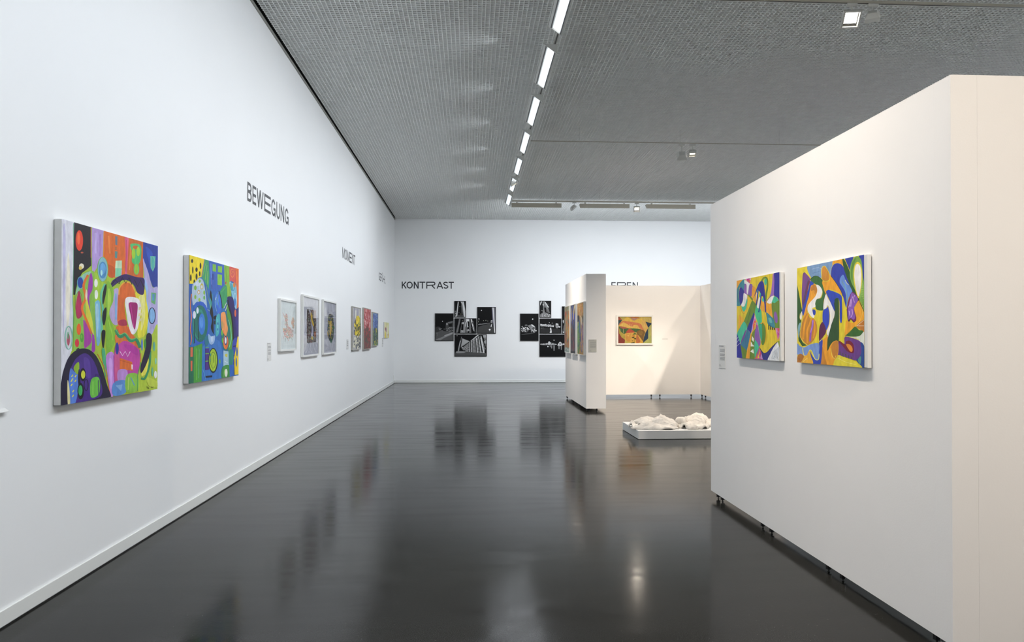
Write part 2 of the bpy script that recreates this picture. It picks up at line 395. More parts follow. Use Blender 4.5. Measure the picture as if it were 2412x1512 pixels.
partition('free standing block partition with grey end face and three tall paintings', 2.135, 2.505, 13.60, 16.60, 'y', (14.6, 15.6),
          [(2.16, q) for q in (13.64, 14.55, 14.68, 15.52, 15.66, 16.5)]+[(2.19, 13.63), (2.335, 13.63)])
partition('cream back partition of the booth with the framed cubist picture', 2.20, 5.28, 16.75, 16.87, 'x', (3.2, 4.2, 5.16),
          [(3.05, 16.78), (4.14, 16.78), (4.34, 16.78), (5.07, 16.78)])
partition('side partition at the right of the booth, mostly hidden by the near partition', 5.281, 5.401, 12.6, 16.87, 'y', (13.7, 14.7, 15.7),
          [(5.30, q) for q in (16.7, 16.45, 15.6, 14.6)])

# ------------------------------------------------------------ flat pictures made of painted patches
def catmull(pts, closed=True, n=5):
    out = []; k = len(pts)
    if k < 3: return pts
    rngs = range(k if closed else k-1)
    for i in rngs:
        if closed: p0, p1, p2, p3 = pts[i-1], pts[i], pts[(i+1) % k], pts[(i+2) % k]
        else: p0, p1, p2, p3 = pts[max(i-1, 0)], pts[i], pts[i+1], pts[min(i+2, k-1)]
        for j in range(n):
            t_ = j/n; t2 = t_*t_; t3 = t2*t_
            out.append(tuple(.5*((2*p1[d])+(-p0[d]+p2[d])*t_+(2*p0[d]-5*p1[d]+4*p2[d]-p3[d])*t2+(-p0[d]+3*p1[d]-3*p2[d]+p3[d])*t3) for d in (0, 1)))
    if not closed: out.append(pts[-1])
    return out
def clip(poly, u0, u1, v0, v1):
    def cut(P, f, inter):
        out = []
        for i in range(len(P)):
            a, b = P[i-1], P[i]
            fa, fb = f(a), f(b)
            if fa*fb < 0 or (fa < 0) != (fb < 0):
                t_ = fa/(fa-fb); out.append((a[0]+(b[0]-a[0])*t_, a[1]+(b[1]-a[1])*t_))
            if fb >= 0: out.append(b)
        return out
    for f in (lambda p: p[0]-u0, lambda p: u1-p[0], lambda p: p[1]-v0, lambda p: v1-p[1]):
        poly = cut(poly, f, None)
        if len(poly) < 3: return []
    return poly
def pts(s): return [tuple(float(c) for c in q.split(',')) for q in s.split()]
def ribbon(line, wd):
    L_, R_ = [], []
    for i, p in enumerate(line):
        a = line[max(i-1, 0)]; b = line[min(i+1, len(line)-1)]
        dx, dy = b[0]-a[0], b[1]-a[1]; l = math.hypot(dx, dy) or 1
        L_.append((p[0]-dy/l*wd/2, p[1]+dx/l*wd/2)); R_.append((p[0]+dy/l*wd/2, p[1]-dx/l*wd/2))
    return L_, R_
class Art:
    """patches traced in the coordinates of an enlarged crop; plane: ('x',value) or ('y',value)"""
    def __init__(s, plane, ox, oy, sc, u0, u1, z0, z1, face, base, bright=1.0):
        s.pl = plane; s.ox, s.oy, s.sc = ox, oy, sc; s.R = (u0, u1, z0, z1); s.face = face; s.mb = MB(); s.n = 0; s.step = 1; s.k = bright
        s.put([(u0, z0), (u1, z0), (u1, z1), (u0, z1)], base)
    def uv(s, p):
        q = (on_x if s.pl[0] == 'x' else on_y)(s.ox+p[0]/s.sc, s.oy+p[1]/s.sc, s.pl[1])
        return (q[1] if s.pl[0] == 'x' else q[0], q[2])
    def put(s, poly, col):
        poly = clip(poly, *s.R)
        cl = []
        for p in poly:
            if not cl or abs(p[0]-cl[-1][0])+abs(p[1]-cl[-1][1]) > 1e-6: cl.append(p)
        if len(cl) < 3: return
        s.n += s.step; off = s.face*s.n*(.000012 if s.pl[0] == 'x' else .00003)
        P3 = [(s.pl[1]+off, p[0], p[1]) if s.pl[0] == 'x' else (p[0], s.pl[1]+off, p[1]) for p in cl]
        c = lin(col, s.k)
        for tri in tessellate_polygon([[Vector(p) for p in P3]]):
            s.mb.face([P3[i] for i in tri], c)
    def P(s, col, st, smooth=True):
        q = pts(st) if isinstance(st, str) else st
        s.put([s.uv(p) for p in (catmull(q) if smooth and len(q) > 3 else q)], col)
    def G(s, col, st): s.P(col, st, False)
    def L(s, col, wd, st, smooth=True):
        q = pts(st) if isinstance(st, str) else st
        q = catmull(q, False) if smooth and len(q) > 2 else q
        a, b = ribbon(q, wd)
        s.n += 1; s.step = 0
        for i in range(len(q)-1):
            s.put([s.uv(p) for p in (a[i], a[i+1], b[i+1], b[i])], col)
        s.step = 1
    def E(s, col, cx, cy, rx, ry, rot=0):
        c, n = [], 20; cr, sr = math.cos(rot), math.sin(rot)
        for i in range(n):
            x, y = rx*math.cos(2*PI*i/n), ry*math.sin(2*PI*i/n); c.append((cx+x*cr-y*sr, cy+x*sr+y*cr))
        s.put([s.uv(p) for p in c], col)
    def O(s, col, wd, cx, cy, rx, ry):
        c = [(cx+rx*math.cos(2*PI*i/20), cy+ry*math.sin(2*PI*i/20)) for i in range(21)]
        s.L(col, wd, c, False)
    def spray(s, cols, cx, cy, rx, ry, n, sz, seed, el=1.0, slant=0):
        R = random.Random(seed)
        for i in range(n):
            a = R.random()*2*PI; r = math.sqrt(R.random()); x = cx+rx*r*math.cos(a); y = cy+ry*r*math.sin(a)
            k = sz*(.5+R.random()); m = 5
            s.step = .12
            s.P(R.choice(cols), [(x+k*math.cos(2*PI*j/m+a)*(.6+.6*R.random())+slant*k*math.sin(2*PI*j/m), y+k*el*math.sin(2*PI*j/m+a)*(.6+.6*R.random())) for j in range(m)], False)
        s.step = 1; s.n += 1
    def finish(s, name, parent, m='paint'):
        s.mb.build(name, M[m], parent, color=True)

def picture(name, label, cat, plane, wallv, face, u0, u1, z0, z1, depth, fr=0, frm='whiteframe', inner=.6, glazed=False, group=None, backing='canvas'):
    """hung picture. plane 'x'/'y': axis of its normal; wallv: wall position; face: +1/-1 direction it looks. Returns (root, plane position of the image, inner rect)"""
    c = ((wallv, (u0+u1)/2, z0) if plane == 'x' else ((u0+u1)/2, wallv, z0))
    root = thing(name, label, cat, c, group)
    bx = lambda a, b, d0, d1, za, zb: ((wallv+face*d0, a, za), (wallv+face*d1, b, zb)) if plane == 'x' else ((a, wallv+face*d0, za), (b, wallv+face*d1, zb))
    if not fr:
        MB().box(*bx(u0, u1, .004, depth, z0, z1)).build('canvas', M[backing], root, bevel=.003)
        return root, wallv+face*(depth+.0004), (u0, u1, z0, z1)
    f = MB()
    for q in ((u0, u1, z1-fr, z1), (u0, u1, z0, z0+fr), (u0, u0+fr, z0+fr, z1-fr), (u1-fr, u1, z0+fr, z1-fr)): f.box(*bx(q[0], q[1], .003, depth, q[2], q[3]))
    f.build('frame', M[frm], root)
    d = depth*inner
    MB().box(*bx(u0+fr, u1-fr, .004, d, z0+fr, z1-fr)).build('backing_board', M['card'], root)
    if glazed: MB().box(*bx(u0+fr-.001, u1-fr+.001, d+.010, d+.012, z0+fr, z1-fr)).build('glazing', M['glass'], root)
    return root, wallv+face*(d+.0004), (u0+fr, u1-fr, z0+fr, z1-fr)

# --- large painting on the left wall
r, pv, R = picture('abstract_painting', 'largest painting, nearest on the left wall, with purple arch and pink and orange patches', 'painting', 'x', XL, 1, 4.15, 5.39, 1.035, 2.052, .043)
A = Art(('x', pv), 100, 500, 3.0867, *R, 1, 'a8c43a')
A.G('e2e2ec', '80,30 232,70 228,400 222,600 225,780 215,1000 165,1130 145,1250 140,1460 80,1460')
A.P('c8c4e4', '150,120 165,110 168,300 160,700 150,900 148,500')
A.P('f4eedc', '185,300 200,420 200,700 180,860 170,600')
A.L('5aa880', 5, '226,80 226,400 220,600 224,780 215,1000')
A.G('1d1a22', '230,60 358,95 357,385 330,410 290,440 255,500 238,600 224,600')
A.E('e8442e', 268, 205, 27, 75); A.E('f0683c', 262, 190, 12, 45)
A.E('f2ead0', 284, 392, 18, 20); A.E('e0c860', 276, 405, 12, 14); A.E('c05838', 288, 293, 10, 6)
A.G('b79cd8', '358,100 446,130 440,340 405,390 372,440 360,430')
A.L('c8b4e8', 14, '385,150 388,300'); A.L('a888cc', 12, '420,160 418,320')
A.L('8fb83a', 6, '357,100 355,240 358,430'); A.L('e85a5a', 3, '352,110 352,330')
A.G('e06c28', '446,130 600,175 612,460 520,475 480,450 470,380 442,340')
A.P('c85a20', '455,380 520,400 520,470 480,465'); A.L('f08a40', 12, '480,170 490,300'); A.L('d8a030', 5, '446,140 442,330')
A.G('6a7a8c', '528,172 545,176 544,240 530,236'); A.G('b0683c', '527,250 540,250 540,275 527,275'); A.G('5a9090', '526,282 546,285 542,336 526,330')
A.G('c8e6c0', '532,352 577,350 577,410 528,408'); A.G('84d4ac', '530,405 577,408 573,462 528,472'); A.L('d8a8d0', 5, '575,420 572,460')
A.P('dc5c80', '598,165 626,180 618,440 600,455 604,300'); A.L('b84070', 5, '610,200 606,430')
A.G('cf6626', '628,175 732,210 732,490 660,470 615,445'); A.L('e88a40', 8, '640,250 632,420')
A.P('4fc070', '640,232 712,240 716,330 700,375 690,390 650,360 655,300')
A.E('cf6626', 676, 255, 20, 14); A.E('a0cc38', 662, 300, 14, 38); A.E('a8d03c', 696, 285, 13, 34); A.E('9cc838', 683, 412, 18, 40); A.O('4fc070', 5, 683, 412, 18, 40)
A.G('203c9c', '732,205 840,235 840,560 800,540 775,470 750,380 730,340')
A.P('2c50b8', '750,250 800,300 790,420 765,330')
A.G('52b4a8', '783,318 822,320 818,395 802,432 786,400'); A.O('a8c890', 2, 802, 370, 14, 50)
A.P('b6aedc', '730,340 748,380 770,440 800,545 840,560 840,840 800,880 770,905 770,760 755,640 745,520')
A.P('9ec0ec', '734,480 752,500 768,560 762,640 775,700 776,860 762,890 764,760 752,680 756,600')
A.G('68b070', '790,582 826,588 820,672 790,655'); A.G('5896c4', '798,592 816,596 812,645 798,640')
A.P('b4cc40', '700,930 770,905 800,880 840,835 845,1290 690,1305')
A.E('86b6e4', 796, 752, 23, 55); A.O('221a44', 6, 796, 752, 24, 58)
A.P('e8de3c', '670,590 745,560 755,640 765,700 768,780 750,880 720,910 690,890 700,700')
A.P('f0ec90', '700,620 740,600 745,760 715,860 720,700')
A.P('c0acd8', '500,585 550,555 552,700 545,815 505,800 485,720 515,640')
A.L('80b8e4', 12, '532,590 534,780')
A.P('de6a2a', '555,560 575,520 605,505 650,530 672,590 672,640 600,640 605,760 615,830 550,820 545,700')
A.L('e8b040', 9, '555,600 562,545 600,508 645,520 675,580', True)
A.P('e06a30', '545,825 620,830 650,880 680,920 690,960 640,950 545,870')
A.P('b03050', '552,790 600,780 615,820 560,822')
A.P('f4f0f2', '600,640 625,615 690,625 712,660 716,700 705,780 690,850 662,888 640,870 620,800 608,720')
A.P('a2186e', '626,665 660,655 690,668 688,740 680,800 671,852 655,820 640,750')
A.L('d040a0', 4, '640,670 665,840')
for yy in (690, 735, 775): A.G('f0e4a8', '%d,%d %d,%d %d,%d %d,%d' % (700, yy, 722, yy-6, 720, yy+14, 698, yy+22))
A.P('372060', '488,555 500,510 530,480 600,450 680,470 736,480 742,530 732,598 690,585 670,540 640,505 600,492 560,505')
A.L('131020', 8, '498,530 530,490 556,520 580,475 606,515 628,475 650,525 668,490 692,540 712,490 736,545', False)
A.P('88be3a', '462,530 515,560 512,640 485,740 520,850 528,930 492,1015 465,1030')
A.P('b0d850', '478,560 500,600 488,700 472,760'); A.L('a0d048', 9, '478,780 505,880 510,930')
A.P('a8d040', '370,440 440,480 440,560 425,650 380,660 372,560')
A.E('f2f6ee', 388, 515, 13, 30); A.E('f2f6ee', 390, 598, 13, 34)
A.P('7abadc', '375,670 415,650 422,820 418,940 395,962 385,800')
A.P('a8d4e8', '385,690 405,680 405,850 395,900')
A.L('68c49c', 16, '455,520 425,600 440,720 430,830 445,930')
A.P('16181e', '462,522 464,570 442,668 434,640 444,560'); A.P('16181e', '462,690 464,740 449,822 434,790 438,725'); A.P('16181e', '430,865 456,862 452,935 443,988 431,950')
A.E('88bcc8', 437, 415, 38, 90); A.E('4c8cc0', 437, 420, 29, 62); A.E('6aa8dc', 437, 410, 22, 40); A.E('b4e4e4', 428, 440, 8, 20); A.O('80b840', 4, 437, 415, 38, 90)
A.P('8cc050', '252,530 290,450 362,425 375,500 380,1000 300,1005 228,1020 236,620')
A.P('98ccb0', '258,520 290,455 350,430 320,480 270,560 240,600')
A.E('2044a4', 275, 512, 20, 40); A.O('6ab8c8', 4, 275, 512, 23, 44)
A.P('b62a5c', '262,572 278,620 290,740 252,772 240,690'); A.O('8a5030', 3, 264, 672, 26, 98)
A.P('9c38ac', '350,440 364,480 362,560 340,620 352,760 375,900 382,1000 356,1015 360,900 345,800 326,640 332,520')
A.P('dcd848', '314,580 330,660 362,790 370,892 345,830 315,740')
A.L('e8742a', 17, '330,455 298,530 312,620 286,700 325,800 352,885')
A.P('f0e0c0', '318,560 326,600 316,640 310,600')
A.P('ac40a4', '296,780 330,835 358,930 320,982 302,980 302,900')
A.E('ea642a', 263, 850, 16, 42); A.E('d83848', 250, 950, 15, 30); A.E('58a83a', 285, 912, 13, 34); A.E('84c04a', 283, 905, 6, 14)
A.O('8ac8b4', 7, 190, 912, 26, 84); A.E('d8e0e0', 190, 912, 18, 70); A.E('b8586c', 187, 925, 11, 45); A.E('58a878', 184, 895, 5, 28)
A.P('50b480', '430,1000 455,1010 462,1200 445,1130'); A.P('c88ee0', '462,1045 522,1040 516,1310 495,1335 478,1230')
A.P('d8a8f0', '480,1080 505,1080 505,1250 492,1270'); A.L('e07838', 5, '400,1030 450,1130 478,1250 492,1340')
A.L('1a1226', 6, '245,1002 258,990 272,1000', True)
A.P('1c1636', '125,1420 138,1220 165,1110 200,1040 260,995 330,995 390,1045 435,1140 470,1260 494,1345 400,1370')
A.P('4a2c88', '190,1398 192,1180 215,1110 250,1055 310,1025 365,1070 405,1170 432,1320 330,1370')
A.P('5a3c9c', '300,1060 340,1080 350,1200 310,1180'); A.P('3a2070', '380,1180 420,1200 420,1310 390,1300')
A.P('5a86dc', '198,1150 230,1160 262,1205 240,1380 188,1392'); A.P('e6dfa6', '180,1228 192,1260 200,1390 182,1395')
for i, (a, b) in enumerate(((215, 1188), (240, 1190), (210, 1225), (238, 1225), (210, 1255), (222, 1300), (220, 1335), (215, 1215))): A.L('e6de48', 7, [(a-5, b+8), (a+5, b-8)], False)
A.P('92b632', '225,1130 262,1088 264,1165 246,1175'); A.P('1a1230', '265,1140 275,1250 265,1290 255,1200')
A.E('15121c', 292, 1180, 22, 48); A.E('d6dc3c', 294, 1180, 15, 30)
A.E('12141c', 276, 1300, 24, 60); A.E('3eb060', 274, 1295, 15, 38); A.O('1c103a', 6, 316, 1255, 15, 40)
A.P('6cc048', '352,1218 410,1205 410,1318 350,1342'); A.L('88d058', 8, '365,1230 365,1330'); A.L('3c2468', 5, '404,1220 406,1330')
A.P('c446a4', '527,975 580,935 650,950 698,985 706,1080 690,1190 610,1220 523,1228')
A.P('d45c94', '525,1030 556,1010 556,1225 523,1228'); A.P('b838a0', '590,960 680,980 690,1040 620,1000')
A.P('e0783a', '528,890 600,925 640,935 700,970 705,1000 650,955 590,935 540,965')
A.L('2f8f62', 22, '532,855 560,905 600,890 640,935 680,925 708,985')
A.L('78c070', 6, '530,845 560,890 600,878 640,922 685,912')
A.E('283c9c', 541, 990, 12, 44); A.G('e07030', '560,1058 650,1088 655,1152 560,1140'); A.L('c85a30', 5, '560,1075 648,1100')
A.L('f0d8ee', 5, '562,1012 580,1042 600,1010 618,1048 636,1012', False); A.G('fbf4f4', '645,1106 655,1108 653,1142 646,1142')
A.P('c090d8', '548,1150 612,1148 612,1232 550,1232'); A.P('5a8ed0', '516,1238 607,1225 602,1312 512,1330'); A.P('8cb8e8', '530,1260 580,1250 570,1300')
A.P('8cc64a', '610,1185 690,1178 690,1292 608,1302'); A.L('5a90d0', 6, '640,1200 668,1260'); A.L('c0e070', 8, '625,1200 622,1290')
A.L('58a050', 6, '705,1000 712,1090 690,1190 690,1300'); A.L('b040a8', 4, '516,1040 522,1240')
A.L('3a9060', 16, '782,1005 776,1110 745,1205 716,1205'); A.P('ece458', '715,1185 740,1110 772,1070 752,1170')
A.P('211a3a', '756,888 792,892 788,990 755,1100 718,1168 712,1120 745,1000'); A.L('e07838', 6, '714,1025 712,1090')
A.E('5878d0', 722, 962, 6, 44); A.E('4a9c3c', 745, 955, 7, 36); A.E('5eb0a0', 810, 975, 8, 34); A.E('8cd2b4', 822, 1082, 6, 24); A.E('f4f6f0', 820, 1180, 10, 28); A.E('6aba92', 797, 1160, 7, 34)
A.P('c8d850', '760,1200 830,1230 830,1270 770,1260')
A.L('54582a', 2.5, '755,1265 758,1280 762,1262 766,1280', False); A.L('54582a', 2.5, '772,1270 768,1280 776,1280'); A.L('54582a', 2.5, '788,1268 792,1278 796,1266 800,1278 806,1266', False)
A.finish('painted_surface', r)

# --- second painting on the left wall
r, pv, R = picture('abstract_painting', 'blue painting with yellow dotted corner on the left wall, right of the largest painting', 'painting', 'x', XL, 1, 5.965, 7.215, 1.034, 2.053, .046)
A = Art(('x', pv), 410, 580, 4.4444, *R, 1, '2e6ab4')
A.P('3f86cc', '330,650 360,900 320,1000 300,700'); A.P('2458a8', '150,400 190,400 185,600 160,1050 145,1050'); A.P('3c78c4', '300,1050 480,1000 500,1390 300,1400')
A.G('f0d822', '150,80 316,135 292,320 255,330 225,395 160,392'); A.L('1a1a20', 9, '156,80 158,392', False)
for q in ((189,155,12,20),(277,205,9,33),(196,250,7,38),(235,245,12,24),(268,288,8,27),(175,330,9,36),(235,318,10,34),(212,372,9,24)): A.E('1c1b18', *q)
A.G('3e9c68', '318,135 362,150 372,300 362,455 325,380 288,320'); A.L('b45aa4', 5, '318,135 288,318'); A.L('9cc83e', 4, '330,180 300,310'); A.L('9cc83e', 4, '345,200 325,350'); A.L('a0c84c', 4, '352,260 350,400')
A.P('b4c8da', '196,610 190,420 225,370 268,335 312,385 345,650 300,600 240,580'); A.P('d0dcec', '210,400 260,350 280,400 230,420')
for q in ((222,435,14,25,'84b83c'),(268,365,12,16,'84b83c'),(290,420,16,32,'c8b84c'),(290,425,9,18,'d8dcf0'),(258,480,14,24,'c8a050'),(258,482,8,14,'d8dcec'),(315,485,10,24,'84b83c'),(222,532,11,22,'90c040'),(265,560,12,20,'a0c850'),(315,538,10,22,'6cb058')): A.E(q[4], *q[:4])
A.G('3a62b8', '362,150 522,195 520,430 450,460 395,465 372,300'); A.L('6a90d8', 8, '385,180 390,400'); A.L('4a4a9c', 8, '392,330 398,450')
A.G('82c23e', '403,185 438,192 438,268 403,260'); A.G('82c23e', '458,205 503,212 500,278 458,270'); A.G('86c440', '455,292 502,300 500,412 454,402'); A.G('2c3a90', '400,288 413,288 413,352 400,350')
A.G('8cba3a', '524,195 580,208 602,545 560,540 545,470 528,380'); A.L('5a9a40', 6, '540,210 548,380')
A.G('da5a54', '578,210 642,225 652,395 615,375 600,360 580,372'); A.L('ee9048', 6, '625,250 600,240 590,290 610,325 630,290 615,262 602,290'); A.G('e26c30', '640,222 680,230 680,655 655,665 650,400'); A.L('f08a50', 5, '655,260 660,600')
A.P('84c4dc', '580,375 612,385 652,425 656,640 632,632 608,520 592,450'); A.P('4caab0', '590,390 615,410 618,460 598,450'); A.O('2c4c9c', 4, 612, 420, 20, 48); A.E('3c80d0', 637, 590, 12, 45); A.O('e8f0f8', 3, 637, 560, 16, 70); A.E('d88840', 630, 405, 14, 28)
A.E('2f5fc4', 275, 810, 98, 235); A.E('1e7066', 272, 810, 82, 195); A.E('2f9080', 262, 815, 66, 160); A.E('1e7066', 268, 830, 54, 140); A.E('3a7cd4', 290, 815, 34, 112); A.E('5a98e4', 286, 800, 18, 60)
A.E('e6eaf6', 211, 718, 17, 41); A.E('e2e6f6', 245, 672, 12, 34); A.L('1a2a34', 7, '211,758 213,1015'); A.L('1a2a34', 7, '248,704 255,985'); A.L('2e9050', 8, '200,900 202,1020')
A.L('e07a3c', 9, '183,498 170,620 181,740 170,870 182,960 171,1030')
A.P('46a8a0', '370,560 400,500 395,660 380,700'); A.L('a0b850', 4, '335,420 360,560 385,640'); A.L('d8e0b0', 3, '350,660 375,680')
A.P('18191f', '385,462 398,545 400,630 409,710 412,820 415,915 400,895 384,845 398,770 374,685 396,600 372,520')
A.E('3a70d4', 462, 590, 38, 118); A.E('5488dc', 450, 560, 18, 60); A.L('8cc8a8', 4, '430,540 428,600 445,680'); A.L('e0e8f0', 4, '435,560 440,530'); A.L('6aa860', 4, '465,480 455,560 475,640'); A.L('a050a8', 4, '440,730 480,690')
A.P('3a9c62', '482,470 546,408 552,560 512,655 492,570'); A.L('7cc060', 3, '495,480 540,430'); A.L('12141c', 8, '468,468 494,560 502,650'); A.E('c84048', 541, 385, 6, 14)
A.P('16202c', '415,735 442,725 440,765 417,765'); A.P('16202c', '418,780 440,778 440,812 419,815')
A.P('4cb2ba', '440,745 478,715 470,900 436,935'); A.L('88d8d8', 4, '455,760 450,900'); A.E('2c5cb0', 458, 810, 6, 16); A.E('2c5cb0', 456, 870, 6, 14)
A.P('5a9c3a', '548,600 590,700 612,880 606,1065 565,1105 585,900 560,760'); A.P('2a7a68', '520,680 560,740 580,880 572,1030 545,1095 505,1040 490,850 495,740')
A.P('f09c5c', '488,720 508,690 535,700 548,790 562,860 548,930 530,930 498,860'); A.P('c8a060', '490,790 515,800 515,860 500,850'); A.L('e87a3c', 6, '515,880 530,930')
A.P('ea7838', '525,940 556,945 568,1010 550,1075 524,1065 515,1010'); A.E('28488c', 539, 985, 16, 50); A.E('f6f6fa', 539, 985, 9, 34)
A.E('7cc040', 500, 905, 8, 30); A.E('6ab838', 505, 985, 8, 26); A.L('7ce0c0', 5, '570,770 590,860 600,960 575,1060'); A.L('f0f0d0', 5, '520,650 548,590'); A.L('f0f0d0', 5, '535,675 556,620')
A.P('2a2268', '558,535 615,540 640,660 690,650 690,960 640,1012 625,950 612,780 580,640'); A.P('3a2e80', '640,680 668,700 668,900 650,920'); A.L('12121c', 15, '562,560 572,630 602,740 616,880 620,990'); A.E('ea7040', 640, 700, 9, 38)
A.P('3a48ac', '612,1000 662,960 650,1080 625,1240 600,1230'); A.L('1e1e60', 14, '618,1050 655,1040', False); A.L('1e1e60', 14, '612,1150 640,1140', False)
A.G('f2d222', '664,945 690,950 690,1345 632,1345 624,1180 645,1080'); A.E('2c60b0', 657, 1105, 8, 50); A.E('2c60b0', 650, 1212, 7, 50); A.L('1c1a20', 5, '627,1180 630,1345')
A.P('2a8478', '570,1100 620,1090 610,1240 575,1250'); A.G('a8c8d8', '515,1090 568,1100 572,1258 515,1262'); A.G('d0c850', '530,1130 558,1125 556,1165 532,1150'); A.L('e0ecf4', 5, '525,1200 560,1220')
A.P('3f8c40', '505,1265 578,1250 588,1370 500,1380'); A.E('f0f0e0', 543, 1325, 15, 42); A.L('8cc850', 5, '525,1290 520,1370')
A.G('2a64ba', '577,1242 627,1240 627,1360 582,1365'); A.G('2f6cb4', '632,1345 690,1340 690,1380 632,1370')
A.G('4c2c84', '325,1072 366,1068 366,1290 325,1297'); A.L('6cac40', 10, '325,1125 362,1122', False); A.L('6cac40', 10, '325,1205 360,1200', False); A.L('6cac40', 8, '325,1062 362,1058', False)
A.E('1c2a20', 408, 1195, 50, 132); A.E('a8c832', 407, 1192, 41, 118); A.O('40602a', 4, 407, 1192, 28, 85); A.L('2c3c20', 5, '412,1140 414,1220'); A.E('2c9080', 378, 1135, 6, 16); A.E('2c9080', 376, 1195, 5, 14)
A.P('2a7890', '318,960 370,930 360,1020 330,1045'); A.P('9cbce4', '357,918 390,945 426,935 418,1005 388,1030 364,1000'); A.P('c0d4f0', '385,950 410,945 405,990 390,1005')
A.G('1f6e50', '140,1055 206,1050 206,1440 140,1450'); A.G('4a9c3a', '205,1052 294,1015 286,1420 203,1440'); A.L('78c048', 8, '235,1070 232,1400'); A.L('6ab8a0', 4, '262,1080 255,1380')
A.G('dc6c4a', '170,1058 194,1058 194,1155 170,1158'); A.G('dc6a48', '171,1200 190,1198 189,1305 172,1308'); A.E('7cb840', 477, 1205, 8, 24); A.L('60a8e0', 6, '300,1290 330,1390')
A.G('161a2c', '328,1358 398,1350 398,1370 328,1377')
A.finish('painted_surface', r)

# --- left of the two paintings on the near partition
r, pv, R = picture('abstract_painting', 'smaller looking of the two yellow and blue paintings on the right partition, with comb shapes', 'painting', 'x', XP, -1, 4.84, 5.668, 1.243, 1.843, .024)
A = Art(('x', pv), 1725, 630, 6.576, 4.866, *R[1:], -1, 'e4ca2a')
A.G('f0a82c', '50,195 195,180 150,225 110,270 60,370'); A.P('3c8c98', '192,185 192,392 155,325 115,310 100,400 102,480 132,582 60,580 60,380 90,290 130,225'); A.L('2c6c80', 8, '90,330 80,420 88,540')
A.P('2a2a92', '130,303 182,370 182,420 160,520 130,582 106,490 104,380')
A.P('f2f0ec', '190,195 235,225 268,250 262,300 240,408 215,390 222,280 190,250'); A.P('f2f0ec', '178,395 232,440 215,520 190,592 150,605 138,575 165,510')
A.G('c04cb4', '200,175 290,165 272,250 235,215'); A.G('ea6a2c', '250,200 280,190 272,245'); A.G('d8404c', '225,180 255,190 240,215'); A.G('e0a8dc', '262,175 290,168 280,200'); A.G('d8a0d8', '200,185 222,180 225,205')
A.P('8a5cac', '188,275 205,252 220,280 222,385 240,412 262,272 290,255 314,285 300,440 255,440 215,412 182,385'); A.P('f0a82c', '316,290 368,335 355,400 312,490 300,450')
A.P('e8b03a', '315,490 350,420 385,355 375,470 372,570 330,520'); A.L('c0902c', 3, '316,290 368,340')
A.P('48c09a', '228,480 236,560 212,640 185,680 158,665 142,600 160,608 192,592'); A.L('eaa222', 8, '130,585 150,680 182,714 212,655 236,545 245,450'); A.L('8a7a30', 3, '126,600 150,690 184,720')
A.P('f0b030', '105,738 140,760 180,838 130,900 100,965 98,820'); A.L('c89828', 3, '105,738 98,830 100,965')
A.L('6c8c2c', 24, '250,425 315,500', False); A.G('6c8c2c', '308,500 378,580 350,705 232,935 176,842'); A.L('547424', 10, '280,650 230,860')
A.P('46c096', '180,838 230,932 180,1050 130,1172 95,1100 72,1030 120,930'); A.G('2a2a98', '332,698 348,720 290,1025 228,945'); A.L('f0e8d0', 3, '230,932 180,1050 128,1170')
A.P('7a4a9c', '215,960 185,1090 130,1172 165,1060'); A.G('38789a', '228,942 288,1030 222,1302 125,1190 190,1080')
A.G('2a2a9c', '50,1030 78,1035 128,1190 158,1410 50,1400'); A.L('e8e4e8', 5, '68,1110 90,1075', False); A.L('e8e4e8', 5, '68,1165 105,1110', False); A.L('e8e4e8', 5, '68,1220 125,1165', False)
A.G('6c8c2c', '125,1190 228,1292 206,1415 158,1410'); A.G('f0a82c', '282,1030 302,1030 268,1420 206,1415'); A.G('6c8c2c', '360,945 350,1100 346,1425 266,1420 290,1120 310,1010'); A.L('38581c', 3, '300,1030 268,1410')
A.G('f4f2ea', '306,1060 336,1105 330,1155 302,1120'); A.G('f4f2ea', '286,1145 340,1222 285,1222'); A.G('f4f2ea', '325,1262 336,1335 276,1298'); A.G('6c8c2c', '300,1160 310,1150 322,1185 316,1200')
A.G('c8a0d8', '345,740 368,815 330,940 288,1025 320,850'); A.G('b8a0d8', '372,840 392,860 396,905 360,955 366,880')
for cl, q in (('e85a4a', '350,800 366,850 318,880'), ('f0a040', '318,905 350,850 345,960'), ('d83c94', '368,880 394,905 360,945'), ('e06ab0', '330,790 352,770 350,830'), ('f06a38', '320,880 352,870 322,985'), ('e8c0e0', '350,745 362,790 340,790'), ('f0b060', '345,900 362,880 360,930')): A.G(cl, q)
A.P('45c28c', '375,590 400,612 446,662 458,800 466,1010 460,1122 440,1110 415,980 396,860 352,715')
A.G('f0aa30', '450,500 505,490 508,680 445,668 440,560'); A.G('f2f0ec', '378,392 402,402 385,500 378,570 372,480'); A.P('f2f0ec', '418,455 442,480 425,560 408,632 384,600')
A.P('48be96', '378,370 392,340 404,350 402,405 385,395'); A.P('48be96', '418,420 430,392 446,402 446,480 420,450'); A.P('48be96', '462,490 478,460 490,480 490,530 465,520')
A.L('6c8c2c', 26, '455,210 500,155 540,180 545,300 528,400 515,520'); A.E('44be94', 514, 222, 20, 52); A.L('8cb03c', 5, '470,200 500,150')
A.P('2a2a92', '318,490 350,410 380,320 415,240 450,210 485,235 500,330 515,500 525,682 506,680 498,560 478,455 448,440 440,400 395,345 370,390')
A.L('2a2a92', 17, '400,350 388,470 372,580'); A.L('2a2a92', 17, '448,420 432,560 410,695')
A.P('9a6ab8', '630,95 655,140 652,300 640,432 590,445 570,480 600,380 618,230'); A.G('2a2a98', '645,85 735,65 738,535 705,470 645,432 652,200')
A.P('f2f0ec', '540,535 580,470 625,438 652,446 635,500 610,562 565,556'); A.P('46c096', '652,446 695,470 722,535 660,550 610,552 630,490'); A.L('7a4a9c', 6, '520,545 560,480 600,445')
